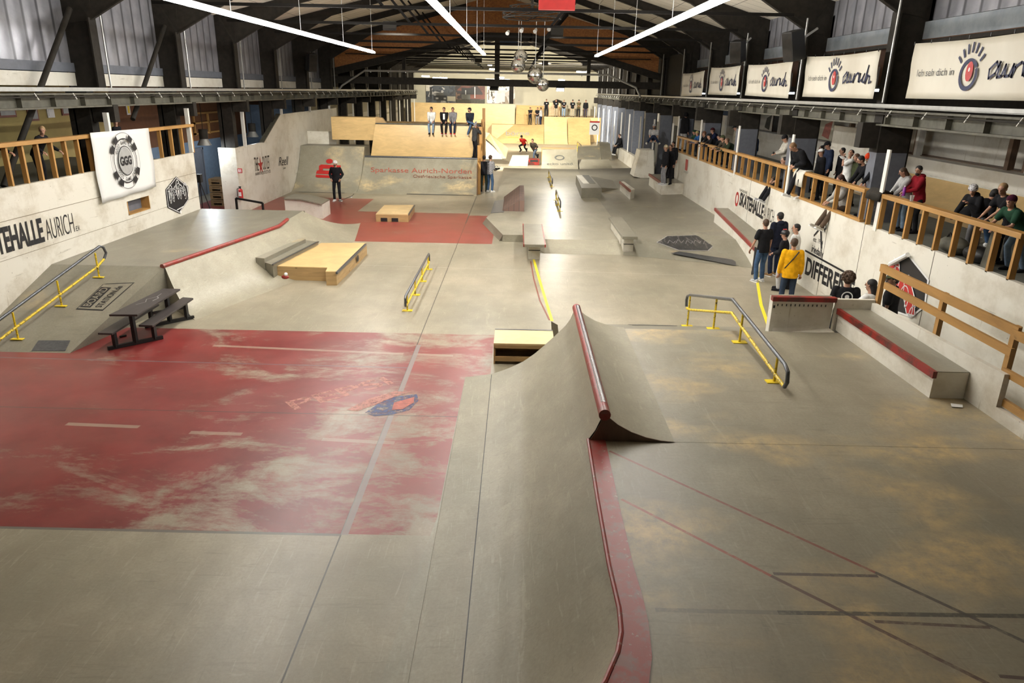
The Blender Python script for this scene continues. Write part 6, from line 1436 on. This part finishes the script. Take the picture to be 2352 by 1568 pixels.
# --- far end
T, W, J = person('skater in a red shirt and black trousers crouching on a board at the far end', (1198, 311), 150, 'skate', S=1.08, shirt=RED, pants=BLK, hair=HDK, sleeve='short', hat='beanie')
board(J['root'] + V(0, 0, .09), (1, .1, 0), (0, 0, 1), 'skateboard under the crouching skater in red', 'black')
T, W, J = person('skater in a dark vest and jeans pushing forward at the far end', (1223, 319), 150, 'push', S=1.08, shirt=(.05, .04, .03), pants=(.10, .13, .18), hair=HBR, lean=35)
gz = GY(1300, 269, YD).z
for px, py, fl, lb, kw in ((1254, 231, gz, 'person in a black print shirt standing at the left of the far row', dict(pants=BLK, print_=('front', 'whiteink'))), (1276, 232, gz, 'person in a black print shirt and tan trousers before the plywood box', dict(pants=TAN, print_=('front', 'whiteink'))),
        (1294, 231, gz, 'person in a pale cap and light jeans in the far row', dict(pants=LJEAN, hat='cap', hatc=TAN, print_=('front', 'whiteink'), ex='front')), (1314, 232, gz, 'person in a black print shirt and tan trousers right of the pale cap', dict(pants=TAN, print_=('front', 'whiteink'), hat='cap')),
        (1328, 232, gz, 'dark dressed person holding arms folded in the far row', dict(shirt=(.10, .08, .04), pants=BLK, hat='beanie', ex='cross')), (1344, 231, gz, 'person in a black sweater at the right end of the far row', dict(pants=(.06, .05, .07), sleeve='long'))):
    kw.setdefault('sleeve', 'short'); person(lb, (GY(px, 268, 79.2).x, 79.2, gz), 185, S=.98, mode='p', group='people standing along the far deck', **kw)
zt_ = GY(1200, 287, 78.1).z
for px, py, lb, kw in ((1217, 245, 'person in black with folded arms, leftmost of the trio on the far platform', dict(ex='cross', sleeve='short', yaw=200)), (1234, 245, 'person in a black shirt and grey trousers, middle of the far platform trio', dict(ex='front', sleeve='short', pants=GRY, yaw=170)), (1242, 247, 'person in a pale grey jacket, right of the trio on the far platform', dict(shirt=LGR, pants=NAVY, yaw=60))):
    yaw = kw.pop('yaw'); person(lb, (GY(px, 286, 78.9).x, 78.9, zt_), yaw, S=1.0, mode='p', **kw)
c = GY(1366, 318, 60); T, W, J = person('person dressed in black sitting on the far end of the border ledge', (8.15, 58.5, .9), 110, 'sit', S=1.15, mode='p', lean=12, shoe=WHT)
# --- right side, floor level
T, W, J = person('man in a pale cap and grey shirt sitting on the tall white block', (7.75, 42.5, 2.35), 170, 'sit', S=1.1, mode='p', lean=10, shirt=LGR, pants=NAVY, shoe=TAN, hat='cap', hatc=LGR, sleeve='short', beard=True, feet=((-.3, .45, .0), (.3, .45, .0)))
for px, py, lb, kw in ((1530, 333, 'person in a black jacket with a pale scarf standing at the wall end', dict(shirt=BLK, pants=GRY, hair=HBL, bulk=.03, hat='beanie', hatc=TAN, shoe=LGR)), (1541, 332, 'long haired person in black behind the pale scarf wearer', dict(long=True, hair=HBR, bulk=.02)), (1547, 325, 'dark haired person at the wall end, nearest the parapet', dict(hair=HDK))):
    person(lb, (px, py), 100 if px == 1530 else 140, S=1.02, floor=.95, **kw)
g5 = [((1760, 503), 'boy in a black T-shirt and jeans holding a skateboard by the wall ledge', dict(shirt=BLK, pants=JEAN, shoe=LGR, sleeve='short', hair=HBR, hyaw=-10, hands=((-.3, .25, .75), (.3, .1, .8))), 20), ((1793, 487), 'tall person in a dark hooded jacket and trousers standing by the lettered wall', dict(shirt=(.012, .014, .025), pants=NAVY, shoe=(.25, .15, .07), bulk=.03, hood=True, hair=HDK, S=1.05), 20),
      ((1804, 529), 'child in a black helmet with a red stripe, black top and light jeans', dict(shirt=BLK, pants=LGR, hat='helmet', hair=HDK, S=.92, ex='front'), 60), ((1830, 514), 'young man in a white T-shirt standing against the lettered wall', dict(shirt=WHT, pants=BLK, hair=HDK, sleeve='short', hyaw=20), 60),
      ((1826, 547), 'person in a bright yellow sweater with a black strap and dark jeans, seen from behind', dict(shirt=YEL, pants=(.035, .05, .08), hair=HBR, bulk=.02, bag='strap', S=1.0), -10)]
for p, lb, kw, yw_ in g5:
    kw.setdefault('S', 1.0); T, W, J = person(lb, p, yw_, **kw)
    if 'helmet' in lb: MB().tube([W(J['hc'] + J['hr'] * 0 + J['hf'] * .10 + J['hu'] * .09) if False else W(J['hc'] + J['hu'] * .14 + J['hf'] * .06), W(J['hc'] + J['hu'] * .155 - J['hf'] * .04)], .018, 6).build('red_stripe', 'redink', T)
person('curly haired person in a black T-shirt with a round white print, behind the box ledge', (1950, 626), -15, S=1.0, hair=HBR, curly=True, sleeve='short', print_=('back', 'ring'), hyaw=10)
person('dark haired person in a white T-shirt behind the corner of the low wall', (2003, 641), 40, S=.98, shirt=WHT, hair=HDK, long=True, sleeve='short', pants=NAVY, hands=((-.45, .35, 1.35), (.3, .1, .8)))
person('person in an olive cap and black print T-shirt behind the timber fence', (2054, 629), 50, S=1.0, hair=HDK, hat='cap', hatc=OLV, sleeve='short', skin=SKIN2, hyaw=30, bulk=.02, print_=('front', 'bluegrey'))
# --- right gallery
gl = 'spectators leaning on the right gallery rail'
R2 = [((1576, 258), dict(pose='stand', yaw=300, shirt=BLK, pants=LGR, hood=True, hat='hoodup', hair=None, bulk=.03, x=8.5), 'person in a black hoodie with the hood up and light grey trousers, back turned'),
 ((1594, 303), dict(pose='lean', shirt=GRN, hat='beanie', hatc=GRN, hair=HBR), 'child in a green beanie at the farthest gallery rail'), ((1601, 306), dict(pose='lean', shirt=(.03, .12, .35), hat='beanie', hatc=(.5, .45, .2), hair=HBL, x=8.5), 'child in a pale yellow beanie and blue jacket at the farthest gallery rail'),
 ((1617, 301), dict(pose='leanlow', shirt=BLK, hair=(.12, .045, .02)), 'person with reddish brown hair leaning at the left end of the leaning row'), ((1629, 307), dict(pose='leanlow', shirt=BLK, hat='cap', hair=HDK, x=8.5), 'person in a black cap leaning low on the rail'),
 ((1637, 294), dict(pose='lean', shirt=(.015, .02, .05), hat='beanie', hatc=(.05, .012, .015), x=8.95, bulk=.025), 'person in a dark red beanie and navy jacket in the leaning row'), ((1652, 309), dict(pose='lean', shirt=BLK, hair=HDK, x=8.7), 'dark haired person in black in the middle of the leaning row'),
 ((1660, 311), dict(pose='leanlow', shirt=(.06, .05, .035), hat='beanie', hatc=OLV, x=8.55), 'person in an olive beanie leaning on the rail'), ((1670, 317), dict(pose='leanlow', shirt=(.025, .035, .02), hair=(.11, .06, .03), bulk=.025, x=8.6), 'person in a dark green hooded jacket bent over the rail'),
 ((1690, 288), dict(pose='stand', shirt=(.24, .21, .16), hair=HDK, hat='cap', hatc=BLK, x=9.3, bulk=.02, hpitch=25), 'person in a tan print sweater and black cap behind the leaning row'), ((1737, 316), dict(pose='stand', shirt=NAVY, pants=JEAN, hair=HBL, x=9.6, hyaw=40), 'fair haired person half hidden behind a column'),
 ((1804, 311), dict(pose='stand', ex='phone', shirt=(.40, .38, .33), pants=BLK, hat='beanie', hatc=BLK, hair=HDK, x=8.75, hood=True, bulk=.02, hpitch=30), 'person in an off-white hooded sweater and black beanie holding a phone'),
 ((1887, 342), dict(pose='stand', shirt=BLK, pants=BLK, hat='cap', hatc=WHT, x=8.6, bulk=.03, hpitch=10, print_=('front', 'whiteink')), 'person in a white cap and puffy black jacket behind the rail'),
 ((1902, 326), dict(pose='stand', shirt=NAVY, hat='cap', hatc=BLK, hair=HDK, x=9.2, bulk=.03, hpitch=30), 'person in a black cap and dark puffy jacket behind the white cap wearer'), ((1888, 335), dict(pose='stand', shirt=BLK, hair=HDK, x=9.4), 'dark haired person hidden behind the white cap wearer'),
 ((1956, 344), dict(pose='stand', shirt=WHT, pants=WHT, sleeve='short', hair=HDK, x=8.95, ex='drink', hpitch=-25, hyaw=45, skin=SKIN), 'person in a white T-shirt drinking from a bottle'), ((1936, 339), dict(pose='stand', shirt=BLK, hair=HDK, x=9.5), 'dark haired person behind the drinker'),
 ((1968, 354), dict(pose='stand', shirt=OLV, hair=(.10, .05, .025), x=9.1), 'brown haired person behind the man in the black sweater'),
 ((1979, 359), dict(pose='stand', lean=30, shirt=BLK, pants=BLK, hair=HDK, x=8.62, hands=((-.62, .42, .90), (.24, .48, .90)), hpitch=15, beard=True), 'dark haired man in a black sweater with both hands spread on the rail'),
 ((1998, 353), dict(pose='stand', lean=22, shirt=BLK, hat='beanie', hatc=(.55, .05, .015), hair=None, x=8.6, hyaw=20, hpitch=20, beard=True, hands=((-.3, .5, .95), (.1, .5, .95))), 'bearded man in a red beanie and black jacket beside the white post'),
 ((2076, 386), dict(pose='stand', lean=16, shirt=LGR, pants=LJEAN, hair=HBR, long=True, x=8.62, hood=True, bulk=.015, ex='phone', hands=((-.12, .46, .98), (.12, .46, .92)), hpitch=20, hyaw=-15), 'woman in a grey hoodie with tied hair holding a dark bottle'),
 ((2112, 381), dict(pose='stand', lean=12, shirt=MAR, pants=BLK, hair=HDK, x=8.75, hood=True, bulk=.015, hands=((-.10, .44, 1.10), (.10, .46, .92)), hyaw=35, hpitch=10, beard=True), 'man in a dark red hoodie holding a purple bottle on the right gallery'),
 ((2236, 430), dict(pose='stand', lean=36, shirt=BLK, pants=GRY, hat='helmet', hatc=(.5, .5, .52), hair=HBR, x=8.85, hood=True, bulk=.02, yaw=105, hands=((-.1, .50, 1.22), (.12, .66, .90)), hyaw=35), 'person in a white patterned helmet and black hoodie resting on the rail'),
 ((2306, 421), dict(pose='stand', lean=32, shirt=BLK, pants=BLK, hair=HBL, x=8.85, sleeve='short', hands=((-.1, .62, .90), (.12, .62, .90)), hyaw=35), 'blond person in a black T-shirt leaning with clasped hands'),
 ((2326, 449), dict(pose='lean', shirt=GRN, pants=LJEAN, hat='beanie', hatc=(.06, .012, .03), hair=HDK, x=8.65, sleeve='short', yaw=95, hyaw=25), 'person in a dark beanie and green T-shirt at the right edge of the rail')]
for p, kw, lb in R2:
    kw.setdefault('yaw', 95 if kw.get('pose') != 'stand' else 90); kw.setdefault('x', 8.6); kw.setdefault('pants', BLK)
    T, W, J = person(lb, p, floor=2.2, mode='x', **kw)
    if 'grey hoodie' in lb or 'purple' in lb or 'drinking' in lb:
        c = W(J['hl'] + V(0, .04, .0)); m_ = {'g': 'steel', 'p': 'purple', 'd': 'whiteink'}['g' if 'grey' in lb else 'p' if 'purple' in lb else 'd']
        if 'purple' not in M: M['purple'] = plain('purple plastic', (.25, .03, .30), .35)
        tg = thing('bottle', {'steel': 'dark drink bottle held over the rail by the woman in grey', 'purple': 'purple drink bottle held by the man in the dark red hoodie', 'whiteink': 'clear bottle at the lips of the drinking spectator'}[m_], 'bottle', c)
        d = V(0, 0, 1) if m_ != 'whiteink' else J['Wd'](V(0, .7, .3)); MB().tube([c - d * .09, c + d * .06, c + d * .10], [.035, .035, .014], 10).build('container', m_, tg, smooth=True); MB().tube([c + d * .10, c + d * .125], .016, 8).build('bottle_cap', 'whiteink', tg)
    if 'holding a phone' in lb:
        c = W((J['hl'] + J['hr']) / 2 + V(0, .08, .02)); MB().box(c.x - .02, c.x + .02, c.y - .05, c.y + .05, c.z - .05, c.z + .03).build('phone', 'black', label='black phone held by the spectator in the off-white sweater', cat='phone')
    if 'white patterned helmet' in lb:
        t = NT('patterned helmet'); f = t.noise(22, 4, .7, None, 1.5); HM = t.out(t.mix(t.ramp(f, .50, .56), (.62, .62, .64), (.04, .03, .035)), .35)
        for ch in T.children:
            if ch.name.startswith('helmet'): ch.data.materials[0] = HM
# crouching man on the rail, seated legs through the railing
y = GX(1830, 352, 8.1).y
person('blond man in a black jacket perched on the gallery rail, head bowed', (8.12, GX(1845, 400, 8.1).y, 3.05), 105, 'sit', S=1.0, mode='p', lean=40, shirt=BLK, pants=BLK, hair=(.20, .11, .05), bulk=.03, shoe=WHT, hpitch=40, hands=((-.06, .36, .10), (.1, .36, .12)), feet=((-.12, .12, -.72), (.22, .30, -.78)))
y = GX(1765, 430, 8.0).y
person('person in black with dangling legs sitting at the gallery edge above the hall name', (8.42, y, 2.27), 95, 'sit', S=1.0, mode='p', lean=2, shirt=(.03, .03, .03), pants=BLK, hair=HDK, shoe=LGR, feet=((-.1, .60, -.42), (.12, .62, -.42)), hands=((-.1, .25, .2), (.15, .25, .2)))
y = GX(1905, 460, 8.0).y
person('long haired person in white with camouflage trousers sitting at the gallery edge, legs dangling', (8.42, y, 2.27), 95, 'sit', S=1.0, mode='p', lean=16, shirt=(.42, .41, .38), pants=(.10, .07, .05), hair=(.05, .02, .012), long=True, shoe=(.45, .42, .35), feet=((-.1, .60, -.44), (.12, .62, -.44)), hands=((-.06, .45, .2), (.1, .45, .2)), hpitch=25)
for px, py in ((2180, 470),):
    person('dark dressed person crouching behind the nearest rail, back turned', (9.0, GX(2215, 500, 9.0).y, 2.2), 280, 'chair', S=1.0, mode='p', shirt=BLK, pants=JEAN, hair=HDK, lean=62, seat=.62, shoe=WHT)
# --- left gallery
person('boy in a dark T-shirt leaning on the left gallery rail', (95, 290), -90, 'stand', mode='x', x=-11.25, floor=2.64, lean=28, shirt=BLK, pants=BLK, hair=HBL, sleeve='long', hands=((-.35, .45, 1.0), (.35, .42, 1.02)), hyaw=-60, S=.9)
person('spectator in black at the left edge of the picture with one hand on the rail', (-25, 285), -90, 'stand', mode='x', x=-11.2, floor=2.64, lean=25, shirt=BLK, pants=BLK, hair=HBR, hands=((-.3, .42, 1.05), (.3, .42, 1.05)), S=1)
person('dark haired person behind the round logo banner on the left gallery', (266, 283), -90, 'stand', mode='x', x=-11.6, floor=2.64, shirt=BLK, pants=BLK, hair=HBR, hyaw=-60, S=1)

# turn every body and garment into one continuous surface
tmp = []
for (b, post, nm, mats, T, vs_, _) in pend:
    me = D.meshes.new(nm); me.from_pydata([p - T.location for p in b.v], [], b.f); ob = D.objects.new('tmp', me); COL.objects.link(ob)
    r = ob.modifiers.new('r', 'REMESH'); r.mode = 'VOXEL'; r.voxel_size = vs_; s_ = ob.modifiers.new('s', 'SMOOTH'); s_.iterations = 3; s_.factor = .5
    tmp.append(ob)
bpy.context.view_layer.update(); dg = bpy.context.evaluated_depsgraph_get()
for ob, (b, post, nm, mats, T, vs_, _) in zip(tmp, pend):
    ev = ob.evaluated_get(dg); e = ev.data
    vs = [tuple(v.co) for v in e.vertices]; fs = [tuple(p.vertices) for p in e.polygons]; mi = [0] * len(fs)
    if post:
        o = len(vs); vs += [tuple(p - T.location) for p in post.v]; fs += [tuple(i + o for i in f) for f in post.f]; mi += post.m
    me = D.meshes.new(nm); me.from_pydata(vs, [], fs)
    for m_ in mats: me.materials.append(m_)
    me.polygons.foreach_set('material_index', mi); me.polygons.foreach_set('use_smooth', [True] * len(fs)); me.update()
    n = D.objects.new(nm, me); COL.objects.link(n); n.parent = T
for ob in tmp:
    m_ = ob.data; D.objects.remove(ob); D.meshes.remove(m_)

# fill lamps added to brighten the middle and far end, housings made up
def fill_flood(x, y, z, tx, ty, tz, power, size, blend, label, col=(1, .95, .85)):
    d = (V(tx, ty, tz) - V(x, y, z)).normalized(); T = thing('fill_lamp', label, 'lamp', (x, y, z), 'fill lamps added under the roof')
    c = V(x, y, z); MB().beam(c - d * .15, c, .5, .3).build('housing', 'black', T); MB().beam(c, c + d * .01, .44, .24).build('lens', 'lamp', T)  # housing and glowing lens invented to go with the added light
    l = D.lights.new('fill_flood', 'SPOT'); l.energy = power; l.color = col; l.spot_size = math.radians(size); l.spot_blend = blend; l.shadow_soft_size = .15
    o = D.objects.new('fill_beam', l); COL.objects.link(o); o.parent = T; o.location = d * .06; o.rotation_euler = d.to_track_quat('-Z', 'Y').to_euler()
fill_flood(-5.0, 29.8, 7.2, -5.2, 39, 1.4, 4200, 85, .8, 'fill lamp added to brighten the quarter pipes of the middle, left one')
fill_flood(1.5, 31.5, 7.2, 2.5, 43, 0, 3200, 85, .8, 'fill lamp added to brighten the plateau, right one')
fill_flood(2.5, 45.9, 5.1, 2.5, 41.5, 0, 1300, 130, .9, 'fill lamp added under the cross beam to brighten the plateau')
fill_flood(-3.0, 56, 7.0, -3.5, 82, 1.5, 16000, 80, .6, 'fill lamp added to brighten the far plywood wall, left one', (1, .9, .7))
fill_flood(2.0, 60, 7.0, 2.0, 78, .5, 16000, 90, .6, 'fill lamp added to brighten the far ramps, middle one')
fill_flood(5.0, 58, 7.0, 5.5, 80, 1.5, 9000, 90, .6, 'fill lamp added to brighten the far ramps, right one')
fill_flood(-1.5, 46.6, 5.1, 1.5, 54, .3, 9000, 100, .6, 'fill lamp added under the cross beam to brighten the lettered wedge')
